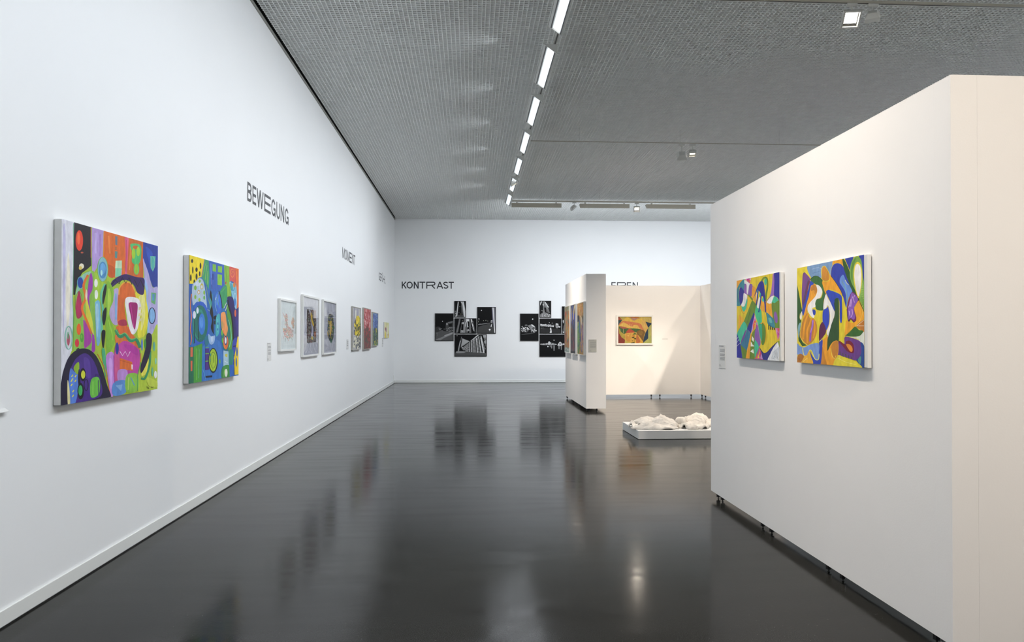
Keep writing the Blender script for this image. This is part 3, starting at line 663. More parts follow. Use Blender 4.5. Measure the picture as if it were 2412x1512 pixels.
A.P('f0a82c', '527,540 560,565 612,562 625,700 638,808 580,740 528,700'); A.P('6c8c2c', '610,560 660,550 735,535 740,945 655,935 630,800'); A.E('8a5cac', 675, 772, 27, 92, -.12)
for i, xx in enumerate((564, 591, 620, 650)): A.L('1c2430', 13, [(xx, 885+i*6), (xx+2, 962+i*2)], False)
A.P('3a8a9c', '528,695 590,745 642,810 658,930 600,915 558,880 538,790'); A.P('6cb8b0', '560,780 600,790 620,850 580,850'); A.L('245868', 5, '530,700 540,800 560,880 656,930')
A.P('eaa222', '410,890 460,850 500,870 525,970 520,1100 495,1190 515,1060 505,920 460,870'); A.P('5c8a2c', '460,870 492,880 516,950 518,1060 500,1160 475,1202 450,1160 462,1050'); A.P('3cae84', '405,900 455,880 464,1000 462,1122 442,1115'); A.L('3c7a4c', 3, '400,905 430,880 460,872')
A.P('8a5cac', '358,960 400,898 420,1020 442,1160 415,1228 350,1130'); A.P('46c096', '350,1130 415,1232 380,1320 350,1390'); A.L('f0d8a0', 3, '398,900 440,1160 415,1228')
A.G('c04c98', '415,1240 455,1330 485,1430 348,1425 385,1330')
for cl, q in (('f0a82c', '420,1270 430,1330 400,1400'), ('e04850', '430,1290 445,1340 425,1360'), ('f0d040', '400,1340 420,1400 390,1415'), ('c8a0d8', '450,1330 480,1420 440,1415'), ('e87838', '380,1350 392,1400 365,1410'), ('e07ab8', '425,1360 445,1400 420,1415'), ('8a5cac', '400,1290 412,1330 388,1340')): A.G(cl, q)
A.P('2a3284', '422,1235 460,1290 500,1325 560,1290 620,1220 705,1148 650,1230 600,1330 560,1450 480,1425 455,1330'); A.L('1c2038', 5, '422,1235 470,1310 520,1330 600,1245 700,1150')
A.P('e8ebee', '702,1160 725,1210 745,1280 745,1460 555,1450 590,1340 640,1240')
for i in range(9): A.L('8898ac', 3, [(600+i*14, 1430-i*6), (640+i*11, 1300-i*10)], False)
A.L('2c5070', 5, '640,1420 655,1370 662,1425', False); A.L('2c5070', 4, '680,1410 700,1380 710,1430', False)
A.G('d070a0', '665,935 738,940 738,1045 705,1135 690,1040')
for cl, q in (('e84848', '700,940 735,950 725,1000'), ('f0a850', '700,1060 715,1130 706,1135'), ('d8a0dc', '680,940 700,985 690,1040'), ('c03c94', '700,1000 735,1030 715,1060')): A.G(cl, q)
A.G('8aa82c', '705,1135 740,1140 740,1270 722,1200')
A.finish('painted_surface', r)

# --- right one
r, pv, R = picture('abstract_painting', 'larger looking of the two yellow and blue paintings on the right partition, nearer the viewer', 'painting', 'x', XP, -1, 3.758, 4.592, 1.245, 1.843, .026)
A = Art(('x', pv), 1870, 590, 5.216, 3.79, *R[1:], -1, 'e4d030')
A.P('7c9ec8', '165,195 330,150 500,120 490,180 455,310 400,240 365,190 345,330 282,318 222,345'); A.L('a8c0dc', 6, '220,230 300,210 340,230'); A.L('5c80b0', 5, '230,280 330,250')
A.G('2f5a28', '35,400 62,520 82,640 102,740 84,790 92,880 78,960 72,1060 110,1130 160,1165 105,1178 60,1110 35,900'); A.P('88b4c0', '55,920 84,885 76,960 58,1070 50,1020'); A.P('f0ead8', '72,820 90,760 102,750 100,830 85,850'); A.O('e0cc38', 3, 85, 810, 14, 42)
A.P('7a4a8c', '128,268 150,285 202,355 178,450 140,600 108,705 96,560 102,400 108,300'); A.P('5c4a5c', '165,390 190,370 150,540 120,640 108,650 130,540'); A.L('7c1c4c', 13, '194,375 172,440 152,560 108,705')
A.P('3048b2', '205,375 245,410 200,520 160,640 135,740 112,805 102,720 140,610 175,480'); 
A.P('3c6c32', '202,358 235,320 270,312 330,345 358,390 370,460 392,535 365,620 360,732 285,732 265,690 262,620 290,595 335,580 352,510 320,440 255,408'); A.L('24441c', 6, '202,358 240,320 290,316 340,355 360,400 370,470 392,535 362,620 360,735')
A.P('f0a426', '205,450 225,425 260,415 288,470 272,545 225,620 178,700 150,800 112,860 140,720 180,580'); A.P('c88228', '208,455 245,418 282,450 284,500 262,545 240,490 215,500'); A.O('f0b848', 3, 240, 530, 22, 40)
A.P('f5f2ee', '275,422 315,435 345,480 348,520 325,578 280,600 262,650 265,692 232,705 226,740 252,795 240,828 205,800 170,740 172,680 205,630 265,560 288,490'); A.O('e6cc3c', 2, 240, 740, 5, 10)
A.P('3048b2', '228,728 250,725 268,745 262,788 240,790'); A.L('e6d43c', 7, '228,722 260,716 300,738 360,738 400,700 420,670')
A.P('f5f2ee', '393,535 420,590 460,660 500,755 500,800 470,900 430,1060 410,1040 405,990 440,880 438,760 420,672 395,708 362,720 370,620')
A.P('3048c0', '358,745 400,710 428,690 442,800 430,900 405,975 385,950 355,885'); A.L('e6d43c', 7, '424,690 442,790 432,910 402,985')
A.P('5c1c4c', '345,880 372,905 395,970 385,1030 315,1115 312,960'); A.L('d8c038', 5, '400,980 385,1030 315,1118 270,1150 200,1170')
A.P('c8862c', '165,770 200,830 250,840 280,910 285,990 250,1090 200,1145 160,1155 110,1110 72,1050 85,960 110,860')
for q in ('180,770 145,860 125,960 115,1090', '215,840 195,900 165,990 165,1140', '252,850 255,950 240,1080'): A.L('f0a428', 20, q)
A.L('9a5cc4', 22, '233,855 228,930 208,1010 200,1115'); A.L('c8a0e0', 5, '233,860 226,930 204,1010'); A.L('f0d460', 5, '108,810 88,960 78,1050 120,1120 165,1160')
A.L('b84860', 3, '232,830 250,850 280,920')
A.P('f0a828', '352,375 430,372 452,300 520,400 580,500 590,540 500,490 430,482 395,535 362,450'); A.P('d08c2c', '372,195 395,215 442,308 425,365 375,370 345,345 345,235'); A.L('e8d43c', 7, '345,350 340,230 370,190 400,215 442,305 428,370 355,380')
A.P('f0a828', '485,125 600,95 612,205 560,160 500,165 478,185'); A.P('3040aa', '455,300 465,220 500,165 560,160 605,195 640,300 690,420 790,560 740,540 700,510 650,640 642,705 615,600 585,510 540,430 480,345'); A.L('e8d038', 4, '452,300 465,210 498,162 560,156 605,190')
A.L('20281c', 5, '455,310 520,400 580,500 600,560'); A.P('2f5a22', '595,98 630,130 690,270 705,380 760,500 800,590 864,745 800,640 740,540 690,430 640,300 612,210')
A.G('3040a4', '625,95 740,68 720,120 695,262 665,190'); A.G('3040a4', '795,60 870,45 868,400 848,330 835,180'); A.P('7caa4c', '688,265 705,150 740,90 780,70 825,110 842,220 850,330 866,420 868,720 830,650 800,590 760,500 705,385')
A.P('5c8c38', '700,250 720,150 760,90 745,160 720,260 720,380 705,350'); A.P('94c05c', '830,400 862,440 862,600 830,560 810,590')
for i in range(9): A.L('3c6428', 2.5, [(822+i*3, 470+i*28), (858, 462+i*28)], False)
A.P('e8d43c', '780,140 820,170 842,280 835,420 798,585 755,480 732,320 745,190'); A.P('f5f2ee', '780,165 815,195 830,300 824,430 795,562 762,460 744,310 755,200')
A.P('6a92dc', '568,345 590,308 612,302 642,370 690,440 715,510 670,590 645,705 645,600 628,500 585,430 565,390'); A.L('88b878', 6, '590,380 625,440 650,540 648,640'); A.L('f0e488', 6, '632,365 655,405 675,420')
A.P('7c2464', '720,508 795,600 742,700 768,820 755,870 735,882 700,840 668,868 652,740 672,610'); A.P('8a5cbc', '716,520 788,598 738,712 755,810 735,850 700,828 668,850 662,740 690,600')
for q in ('700,600 690,660 672,700', '725,565 710,610 700,690', '748,550 735,590 745,640', '715,720 720,780 700,820', '680,740 690,800'): A.L('dcb0e8', 8, q)
A.L('24301c', 5, '652,720 662,800 675,870 700,845 740,882 768,850'); A.P('3048b8', '398,515 420,485 450,490 575,545 592,640 590,870 565,855 562,640 545,590 520,585 500,640 505,750 440,610')
A.P('2f5229', '500,620 515,590 540,582 552,620 555,850 550,1112 500,1112 460,1160 430,1210 415,1232 408,1150 425,1060 465,900 505,800'); A.L('1c301c', 5, '498,640 505,780 470,900 425,1060 408,1150 415,1232')
A.P('f0a828', '798,612 830,680 862,760 862,830 820,890 740,950 680,1000 628,1055 632,950 640,870 665,862 678,878 735,885 772,840 745,720'); A.L('f0d060', 4, '840,680 840,790 780,910 690,980'); A.L('20281c', 4, '790,600 830,680 866,760')
A.P('c87c2c', '770,925 862,850 868,930 868,1000 830,980'); A.L('f0dcc0', 5, '775,925 868,925', False); A.L('f0dcc0', 5, '775,925 862,855', False)
A.P('3a6a2a', '752,935 800,975 855,990 810,1048 720,1058 632,1052 690,1000'); A.P('dfe4d6', '640,1052 720,1060 810,1050 868,1000 868,1170 825,1132 740,1085'); A.L('e8dc50', 8, '640,1050 720,1072 800,1095')
A.P('6c3c8a', '628,1062 720,1075 822,1125 832,1240 805,1310 760,1350 640,1310 540,1282 545,1160 560,1112 620,1150')
A.P('7c1c34', '560,1108 600,1135 640,1155 640,1118 690,1108 735,1160 742,1240 715,1262 660,1240 600,1180 560,1150'); A.P('e08c2c', '642,1155 690,1155 722,1200 718,1240 690,1235'); A.P('6c3c8a', '560,1135 610,1185 650,1240 600,1240 550,1200')
for xx in (570, 605, 640, 675, 712): A.L('54504c', 11, [(xx-2, 1240+(xx-570)*.45), (xx+2, 1295+(xx-570)*.3)], False)
A.P('2a4c94', '822,1128 868,1190 868,1450 822,1440 790,1380 768,1345 805,1312 832,1240'); A.P('5c9c90', '790,1340 825,1300 825,1380 805,1390')
A.P('e6d63c', '542,1285 620,1310 700,1342 780,1375 825,1450 465,1420 500,1350'); A.L('f4ec90', 5, '540,1320 640,1370 760,1400')
A.P('f0a428', '350,1120 400,1060 418,1040 412,1150 416,1232 452,1160 495,1115 545,1120 545,1270 500,1350 465,1420 325,1410 345,1250'); A.P('c8842c', '462,1180 500,1118 542,1125 540,1260 512,1325 480,1290'); A.P('c8842c', '352,1180 380,1300 405,1410 325,1410 340,1280'); A.L('f4e060', 6, '455,1200 470,1290 500,1325 520,1290')
A.P('3048b2', '312,1125 352,1095 350,1200 325,1410 235,1395 220,1330 198,1240 240,1310 290,1345 312,1300'); A.L('e8dc50', 6, '318,1120 352,1080')
A.P('7c9cd8', '40,1145 80,1175 130,1190 200,1155 305,1140 312,1250 308,1330 270,1345 240,1290 215,1225 190,1225 175,1270 130,1295 95,1270 40,1270'); A.L('f0e870', 9, '110,1200 120,1270 145,1300 180,1270 195,1225 220,1235 245,1300 270,1340 305,1335 312,1270')
A.P('f0b436', '125,1300 160,1285 190,1235 215,1310 232,1395 80,1385'); A.L('f8e088', 5, '110,1370 170,1320'); A.P('b8762c', '48,1300 80,1268 125,1295 110,1340 80,1380 35,1375'); A.L('6a3c1c', 4, '62,1320 70,1345')
A.finish('painted_surface', r)

# --- three white framed works
fr3 = 'white framed works in the middle of the left wall'
def crop84(pv, R, base, k=1.0): return Art(('x', pv), 620, 680, 8.4, *R, 1, base, k)
r, pv, R = picture('framed_print', 'leftmost white framed work: pale sheet with orange, pink and green splashes', 'framed picture', 'x', XL, 1, 8.83, 9.645, 1.226, 1.853, .035, .022, 'whiteframe', .55, True, fr3)
A = crop84(pv, R, 'd2dcdc')
A.G('d9e3e2', '385,290 640,330 630,1120 385,1120'); A.L('c0caca', 3, '385,295 640,335', False); A.L('c4cece', 3, '385,1120 635,1115', False)
pk = ['d89a86', 'cc8478', 'e0a890', '8aa890', '6a947c', 'e4b478', 'c87c84', 'b8b0a0']
A.P('dcb4a4', '380,470 425,530 465,560 480,650 500,740 560,780 590,850 590,940 540,970 470,940 430,900 410,830 440,790 465,790 450,680 430,600')
A.P('dca070', '560,640 590,560 600,600 600,700 612,785 580,720 560,700'); A.L('c89480', 8, '388,1000 420,920', False); A.P('e2b070', '385,770 410,790 460,800 440,870 410,860')
A.L('6f9a80', 9, '430,520 460,680 470,800 520,900 600,900'); A.L('7c9c88', 10, '430,1050 445,980', False); A.L('d09088', 9, '500,1035 480,960', False); A.L('88a48c', 8, '580,1020 545,950', False); A.L('a88888', 4, '380,470 410,540', False)
A.spray(pk+['d9e3e2', 'd2dcdc'], 505, 880, 100, 110, 230, 9, 3, 1.5); A.spray(pk, 455, 640, 32, 150, 60, 8, 4, 1.8, .5); A.spray(pk, 590, 680, 25, 110, 45, 8, 5, 1.8); A.spray(pk, 420, 840, 35, 60, 30, 9, 6); A.spray(['9ab0a4', '8c8ca0', 'c8a0a0'], 470, 600, 110, 180, 26, 4, 7)
A.finish('artwork', r)
r, pv, R = picture('framed_print', 'middle white framed work: dark speckled square with a yellow streak on folded grey paper', 'framed picture', 'x', XL, 1, 10.013, 11.067, 1.124, 1.966, .035, .024, 'whiteframe', .55, True, fr3)
A = crop84(pv, R, 'dcdce0')
A.P('c2c4cf', '805,360 860,365 1000,385 1000,420 860,410 870,880 810,900 825,700 815,500'); A.L('ececf2', 8, '850,420 835,640 815,860'); A.P('c6c8d2', '1045,560 1090,600 1095,960 1045,1010')
A.P('b6b8c4', '805,1310 840,1190 880,1075 1010,1075 1070,1070 1100,1180 1095,1280 960,1290')
for q in ('900,1090 880,1200 840,1270', '950,1080 930,1180 960,1260', '985,1080 1010,1180 1050,1260', '1040,1080 1070,1170'): A.L('d8dae2', 9, q)
for q in ('920,1090 905,1180', '970,1090 985,1220', '1020,1090 1030,1170'): A.L('989cac', 4, q)
A.G('3c3834', '865,403 995,425 995,585 1048,588 1045,1060 865,1072'); A.G('c4b0a8', '995,425 1045,430 1045,588 995,585')
dk = ['2a2c2c', '5c3434', '7c4838', '4c5c44', '8c8c80', '26262c', '9c9c94', '6c3030', '3c5040']
A.spray(dk, 900, 740, 38, 335, 300, 9, 11, 1.7); A.spray(dk, 1020, 820, 28, 230, 170, 9, 12, 1.7); A.spray(dk, 960, 960, 60, 110, 150, 9, 13, 1.5); A.spray(dk, 962, 480, 34, 60, 50, 9, 14, 1.5)
A.P('b8b8cc', '905,425 935,440 945,560 930,520'); A.P('b0b0c8', '935,600 955,680 985,760 990,860 970,980 945,930 955,800'); A.P('dab42c', '935,470 970,520 975,600 1000,700 995,750 970,700 945,600'); A.L('2c2820', 5, '955,480 965,560 980,640'); A.P('d8c050', '950,960 970,940 985,990 960,1010'); A.P('b8602c', '1015,850 1035,870 1030,960 1012,930')
A.finish('artwork', r)
r, pv, R = picture('framed_print', 'rightmost white framed work: dark blue, yellow and green burst on creased grey cloth', 'framed picture', 'x', XL, 1, 11.39, 12.462, 1.122, 1.966, .035, .024, 'whiteframe', .55, True, fr3)
A = crop84(pv, R, 'd2d2d8')
A.P('e2e2e6', '1225,265 1290,285 1280,560 1215,570'); A.P('b4b6c2', '1240,280 1300,290 1290,440 1265,520'); A.P('bcbecb', '1340,290 1430,300 1385,480 1340,430'); A.P('aeb0c0', '1390,500 1440,490 1440,1030 1390,1000 1410,800'); A.P('b6b8c6', '1215,580 1270,600 1275,980 1215,950')
A.P('bfc0cb', '1215,1010 1290,1010 1400,1060 1430,1240 1215,1255'); A.L('dcdce4', 8, '1240,1030 1270,1120 1245,1200'); A.L('dcdce4', 8, '1390,1040 1370,1140 1400,1210'); A.L('9c9eac', 4, '1270,290 1300,440'); A.P('c8cad6', '1300,290 1340,300 1330,520 1310,500')
dk = ['2a3664', '2c4c3c', '38684c', '3c4470', '8c8c3c', '444c54', '6c7c50', 'c8a838', '2a2c4c']
A.P('3c4c50', '1290,560 1370,560 1385,700 1400,800 1390,960 1350,1070 1330,1060 1290,980 1270,860 1280,700'); A.L('2c3670', 8, '1285,450 1310,560', False); A.L('2c3670', 8, '1390,460 1365,600', False)
A.spray(dk, 1335, 760, 62, 260, 330, 8, 21, 1.9); A.spray(dk, 1335, 560, 60, 60, 40, 7, 22, 1.8); A.spray(['d8b42c', 'c89c28'], 1330, 780, 22, 140, 40, 9, 23, 2.2); A.P('d8ae34', '1275,840 1290,900 1285,960 1268,880'); A.P('d0d0dc', '1318,740 1332,720 1335,900 1320,860'); A.P('dcb030', '1330,710 1350,760 1340,920 1325,925')
A.P('307048', '1380,730 1410,760 1400,810 1375,780'); A.P('2f6c50', '1335,990 1355,1010 1350,1070 1330,1060'); A.E('1c2050', 1355, 560, 14, 22)
A.finish('artwork', r)

# --- three grey framed works further along
fr4 = 'narrow grey framed paintings towards the far end of the left wall'
def crop5(pv, R, base, k=1.0): return Art(('x', pv), 800, 620, 5.043, *R, 1, base, k)
r, pv, R = picture('framed_painting', 'grey framed painting of yellow strokes on grey, nearest of the far three', 'framed picture', 'x', XL, 1, 14.16, 15.20, 1.133, 1.971, .036, .016, 'greyframe', .8, False, fr4)
A = crop5(pv, R, 'b4b2b4')
for cl, n_, q in (('8c8c9c', 10, '175,530 172,640 168,760'), ('d8d8d0', 14, '190,560 188,650'), ('9c9cac', 10, '215,540 212,640'), ('c4c0b8', 12, '240,560 238,700'), ('e0dcc4', 26, '185,880 178,960 172,1000'), ('e0dccc', 12, '225,900 230,960'), ('4c5058', 30, '220,930 235,1000'), ('54586c', 16, '178,790 176,850'), ('3c3c54', 18, '246,760 250,850')): A.L(cl, n_, q)
A.spray(['e8cc20', 'd8b820', 'f0dc40', '6c6c30', '3c4434'], 212, 760, 34, 120, 110, 8, 31, 2.6); A.spray(['e8cc20', 'c0b838'], 228, 680, 10, 60, 24, 8, 32, 2.6); A.spray(['54585c', '8c8c7c', 'd8d4bc', '6c6c70'], 210, 940, 42, 70, 60, 8, 33, 2.2)
A.finish('artwork', r)
r, pv, R = picture('framed_painting', 'grey framed red painting fading to dark green, middle of the far three', 'framed picture', 'x', XL, 1, 15.605, 16.70, 1.114, 2.001, .036, .016, 'greyframe', .8, False, fr4)
A = crop5(pv, R, 'b4484c')
A.P('c47070', '280,520 380,545 380,620 280,600'); A.P('7c3c3c', '280,760 380,780 380,900 280,900'); A.P('6a4a44', '280,880 380,880 380,1040 280,1040')
A.spray(['c8585c', 'b03c40', 'd08084', 'a03438', 'd89c9c'], 332, 680, 44, 130, 150, 7, 41, 3); A.spray(['5c4c40', '8c3c3c', '4c5044', 'a04844', '6c3434'], 332, 890, 44, 130, 170, 7, 42, 3); A.E('f0d8dc', 302, 690, 4, 10); A.E('f0d8dc', 322, 660, 3, 8)
A.finish('artwork', r)
r, pv, R = picture('framed_painting', 'smaller grey framed blue and green painting, last of the far three', 'framed picture', 'x', XL, 1, 17.03, 18.00, 1.168, 1.953, .036, .016, 'greyframe', .8, False, fr4)
A = crop5(pv, R, '5c7898')
A.P('8cb0b4', '390,580 425,590 415,660 390,690'); A.spray(['4c60a8', '6480bc', '3c5494', '7c94c0', '8cb4b8'], 425, 690, 32, 105, 130, 7, 51, 3); A.spray(['40644c', '6c8c4c', '2c4440', 'b0a83c', '4c5c78', '344c5c'], 425, 880, 32, 100, 140, 7, 52, 2.6)
A.finish('artwork', r)
for i, (u0, u1, x0) in enumerate(((19.34, 19.765, 535), (19.825, 20.35, 560))):
    r, pv, R = picture('small_painting', ['left', 'right'][i]+' half of the small pale yellow pair by the far corner', 'painting', 'x', XL, 1, u0, u1, 1.347, 1.762, .03, group='pair of small yellow canvases')
    A = crop5(pv, R, 'e4dc90' if i == 0 else 'dcdc9c')
    if i == 0: A.P('a04c74', '540,780 548,760 556,780 552,820 545,800'); A.P('4c3c5c', '546,770 552,780 549,800'); A.P('e8d050', '535,820 550,840 548,885 535,885'); A.L('f4f0d0', 5, '545,700 543,760')
    else: A.P('e8e4c0', '562,740 575,760 572,860 560,850'); A.P('d8c84c', '580,800 587,820 586,880 576,880'); A.E('c8904c', 574, 850, 4, 12)
    A.finish('painted_surface', r)

# --- three tall works on the block partition
g5 = 'three paintings on the left face of the block partition'
for i, (u0, u1, z0_, z1_, lb, base) in enumerate(((15.60, 16.40, 1.04, 2.056, 'farthest of three paintings on the block partition, orange and red streaks', 'b08a58'),
        (14.695, 15.455, 1.036, 2.055, 'middle of three paintings on the block partition, deep blue and maroon streaks', '3c4458'),
        (13.63, 14.44, 1.044, 2.05, 'nearest of three paintings on the block partition, orange top, green lower left', 'b08848'))):
    r, pv, R = picture('framed_painting', lb, 'painting', 'x', 2.135, -1, u0, u1, z0_, z1_, .045, .012, 'whiteframe', .93, False, g5)
    A = Art(('x', pv), 1320, 690, 9.45, *R, -1, base, .8)
    if i == 0:
        A.spray(['c86c3c', 'd89448', 'b84c34', '8c7c4c', 'c8a868', '5c7c6c'], 145, 800, 55, 420, 260, 9, 61, 6); A.P('b0a47c', '90,290 205,270 205,380 150,400 85,400'); A.spray(['c8c0a0', '8c8c70', '9cac9c', 'b8985c'], 148, 340, 50, 60, 40, 9, 62, 3)
        for q in ('110,560 108,900', '160,520 158,1000'): A.L('a8b4a8', 8, q)
        A.P('9cb0ac', '80,1230 120,1200 170,1240 205,1210 205,1340 80,1330'); A.spray(['b4c4c0', '7c9490', 'dce0d8'], 140, 1270, 55, 50, 40, 8, 63, 2); A.L('d05038', 12, '95,900 100,1220'); A.L('e0a848', 10, '185,760 190,1050')
    elif i == 1:
        A.spray(['2c3c8c', '3c3c5c', '4c5480', '28304c', '6c5c3c'], 276, 600, 50, 300, 150, 9, 64, 6); A.spray(['3c4450', '5c3440', '4c5c5c', '2c2c34', '783838'], 276, 1080, 50, 270, 170, 9, 65, 6)
        A.P('c8b890', '285,560 298,340 318,260 325,300 306,420 298,590'); A.P('b8a87c', '240,560 245,400 250,330 256,420 255,640'); A.L('2c40b4', 14, '228,470 232,600'); A.L('3048b8', 14, '270,440 272,620'); A.L('2c3ca8', 14, '318,460 322,640'); A.L('8c2c34', 14, '290,1060 285,1300'); A.P('14141a', '220,1290 333,1300 333,1370 220,1355'); A.L('a88040', 6, '252,640 250,900')
    else:
        A.spray(['c88838', 'd8a04c', 'b87434', '8c8c44', 'c89c6c'], 443, 350, 62, 150, 130, 10, 66, 4); A.spray(['58804c', '7ca058', '3c6c6c', '6c8c6c'], 405, 1000, 32, 330, 120, 10, 67, 6); A.spray(['88648c', 'b0906c', '5c5c8c', 'a88c98', 'c09058'], 480, 950, 30, 330, 120, 10, 68, 6)
        A.P('24283c', '378,520 410,500 425,560 420,620 380,640'); A.P('2c3434', '490,510 510,520 510,640 490,650'); A.P('12141c', '452,580 470,570 474,640 456,645'); A.P('d8c8b0', '440,500 460,520 490,600 470,720 455,680 448,560')
        A.P('3c6c9c', '415,620 440,640 445,900 425,860'); A.P('34546c', '430,900 448,920 452,1090 434,1060'); A.L('d8a868', 10, '460,700 462,850 480,1100 500,1300'); A.L('7cac5c', 12, '400,900 395,1150'); A.L('e0b470', 9, '400,230 430,380 440,520'); A.L('c87858', 8, '470,240 466,420')
    A.finish('artwork', r)

# --- framed cubist picture in the booth
r, pv, R = picture('framed_painting', 'white framed cubist landscape in ochre, green and brown inside the booth', 'framed picture', 'y', 16.75, -1, *[on_y(a, 790, 16.70)[0] for a in (1452.6, 1538.8)], on_y(1490, 812.0, 16.70)[2], on_y(1490, 741.9, 16.70)[2], .045, .036, 'whiteframe', .6)
z_t = on_y(1490, 741.3, 16.70)[2]
A = Art(('y', pv), 1440, 730, 15.12, *R, -1, 'c8ac58', .72)
A.G('9c4c38', '230,210 270,235 385,355 230,362'); A.G('2c4850', '230,362 390,360 330,440 270,520 230,570'); A.G('bcae60', '265,225 520,250 400,355'); A.G('cbb464', '1000,210 1480,210 1480,480 1210,415 1140,330 1010,295')
A.P('c8803c', '660,260 780,230 920,240 1010,290 960,300 700,270'); A.G('b88c7c', '680,270 960,300 810,380 760,360'); 
for xx in (715, 760, 805, 850, 900): A.L('9c4438', 6, [(xx, 275), (xx+8, 350)], False)
A.P('e0bc54', '400,400 540,262 600,270 700,330 810,382 940,325 1070,305 1130,330 1220,430 1310,610 1200,800 1120,640 1030,490 850,440 600,410'); A.P('d8b060', '1130,340 1220,440 1305,610 1200,790 1060,520'); A.L('c89c40', 5, '1050,500 1190,780')
A.P('cc7c54', '280,530 400,400 560,405 760,430 1030,490 1120,640 1195,790 1040,670 800,640 620,640'); A.P('e0b85c', '275,575 400,450 480,460 590,520 640,560 740,590 790,545 880,535 960,580 1010,680 800,655 600,650 440,600')
for xx in (400, 460, 520, 640, 700): A.L('ecd484', 10, [(xx, 500), (xx, 600)], False)
A.P('44683c', '270,590 440,600 600,655 800,655 1010,680 1080,710 980,720 880,800 700,690 620,680 560,760 520,830 450,850 330,760'); A.P('b05c54', '290,590 440,605 600,650 400,665'); A.L('d8c898', 10, '425,670 428,820'); A.L('9c9c80', 8, '330,670 340,760'); A.L('304c2c', 10, '400,680 402,800')
A.P('7c5c2c', '900,800 980,720 1060,700 1140,720 1200,800 1160,920 1125,1130 1000,980'); A.P('8c6c34', '960,760 1060,730 1120,800 1080,900 980,860'); A.P('b8a44c', '262,680 330,770 450,850 490,850 480,1050 350,960 280,830')
A.G('8c3c34', '230,560 262,640 280,830 360,970 480,1060 495,1215 230,1215'); A.P('b8503c', '520,830 560,740 640,670 740,710 830,790 700,820')
A.G('d8a850', '485,840 520,828 830,800 720,900 740,1210 495,1215'); A.P('cc9448', '510,900 560,860 640,860 670,1000 640,1130 560,1120'); A.P('e0bc60', '560,900 620,890 610,960'); A.P('c0b05c', '495,1080 600,1130 700,1160 700,1215 495,1215')
A.L('8c6430', 6, '680,830 680,1050'); A.G('5c6c30', '745,880 830,805 920,870'); A.G('d8ac4c', '740,880 900,880 905,1215 740,1215'); A.P('cc8c40', '745,900 800,890 805,960 730,960'); A.P('3c3c20', '730,970 815,960 800,1000 740,995'); A.P('3c3c20', '820,1010 900,1000 880,1045 830,1040'); A.P('4c4420', '730,1080 770,1100 740,1120'); A.L('3c3820', 12, '812,880 815,1210', False); A.P('4c4c24', '700,1170 820,1150 820,1215 700,1215')
A.P('b87040', '900,880 980,930 1060,1030 1050,1140 890,1190'); A.P('dcac48', '940,900 1010,960 1125,1130 1110,1215 940,1200 1040,1120'); A.L('b86c3c', 8, '920,920 930,1180')
A.G('243c54', '1215,415 1450,480 1320,630 1220,800 1165,960 1120,1215 1150,1190 1270,1050 1310,1010 1315,640'); A.P('b0b468', '1480,470 1400,530 1330,610 1310,760 1312,1010 1220,1090 1130,1215 1480,1215'); A.P('c0b870', '1380,620 1440,640 1440,900 1380,880')
A.G('1c3450', '1215,415 1450,480 1325,615 1300,600'); A.L('8a8c4c', 5, '1448,500 1450,1190', False)
A.finish('artwork', r, )

# --- black and white night photographs on the back wall
def bw(label, px0, py0, px1, py1, draw, grp, ox=1015, oy=700, sc=10.08):
    a = on_y(ox+px0/sc, oy+py1/sc, YB-.035); b = on_y(ox+px1/sc, oy+py0/sc, YB-.035)
    r, pv, R = picture('framed_photograph', label, 'photograph', 'y', YB, -1, a[0], b[0], a[2], b[2], .032, .016, 'blackframe', .75, False, grp)
    A = Art(('y', pv), ox, oy, sc, *R, -1, '101113'); draw(A); A.finish('print', r, 'print')
gl = 'left cluster of black framed night photographs'; gr = 'right cluster of black framed night photographs'
def d1(A):
    A.E('f0f0f0', 275, 572, 11, 10); A.P('5c5c5c', '110,750 200,740 260,790 345,810 530,830 540,1030 100,1030'); A.P('8c8c8c', '110,1010 300,930 530,825 530,870 330,960 200,1030'); A.P('3c3c3c', '110,720 200,700 250,780 120,830'); A.P('a8a8a8', '330,900 530,830 530,850 350,930')
    A.G('4c4c4c', '350,620 400,600 530,550 530,830 350,800'); A.G('181818', '420,640 500,620 500,700 420,700'); A.P('e8e8e8', '372,610 388,612 392,650 374,665'); A.G('767676', '400,590 520,570 520,600 410,620'); A.G('767676', '420,710 530,705 530,740 430,740'); A.spray(['8c8c8c', '2c2c2c', 'b0b0b0'], 440, 770, 90, 50, 40, 9, 71); A.spray(['a0a0a0', '5c5c5c'], 250, 760, 90, 40, 24, 7, 72); A.L('9c9c9c', 4, '120,860 160,850 160,920')
def d2(A):
    A.G('e4e4e4', '640,105 660,108 622,445 590,455 600,430'); A.G('9c9c9c', '655,108 664,110 630,440 622,440'); A.G('e8e8e8', '700,100 780,100 825,370 820,465 782,460 750,180'); A.G('8c8c8c', '715,130 745,180 775,460 765,460'); A.G('b8b8b8', '735,110 755,115 745,160 725,145')
    A.G('555555', '640,420 780,430 780,465 620,465'); A.L('8c8c8c', 4, '650,360 680,368', False); A.E('f4e8c0', 715, 400, 7, 7); A.E('d0d0c0', 685, 225, 6, 6); A.L('5c5c5c', 8, '725,150 722,380', False); A.spray(['9c9c9c', 'e0e0e0'], 583, 360, 12, 50, 12, 6, 73); A.G('c8c8c8', '580,430 620,430 610,460 580,462')
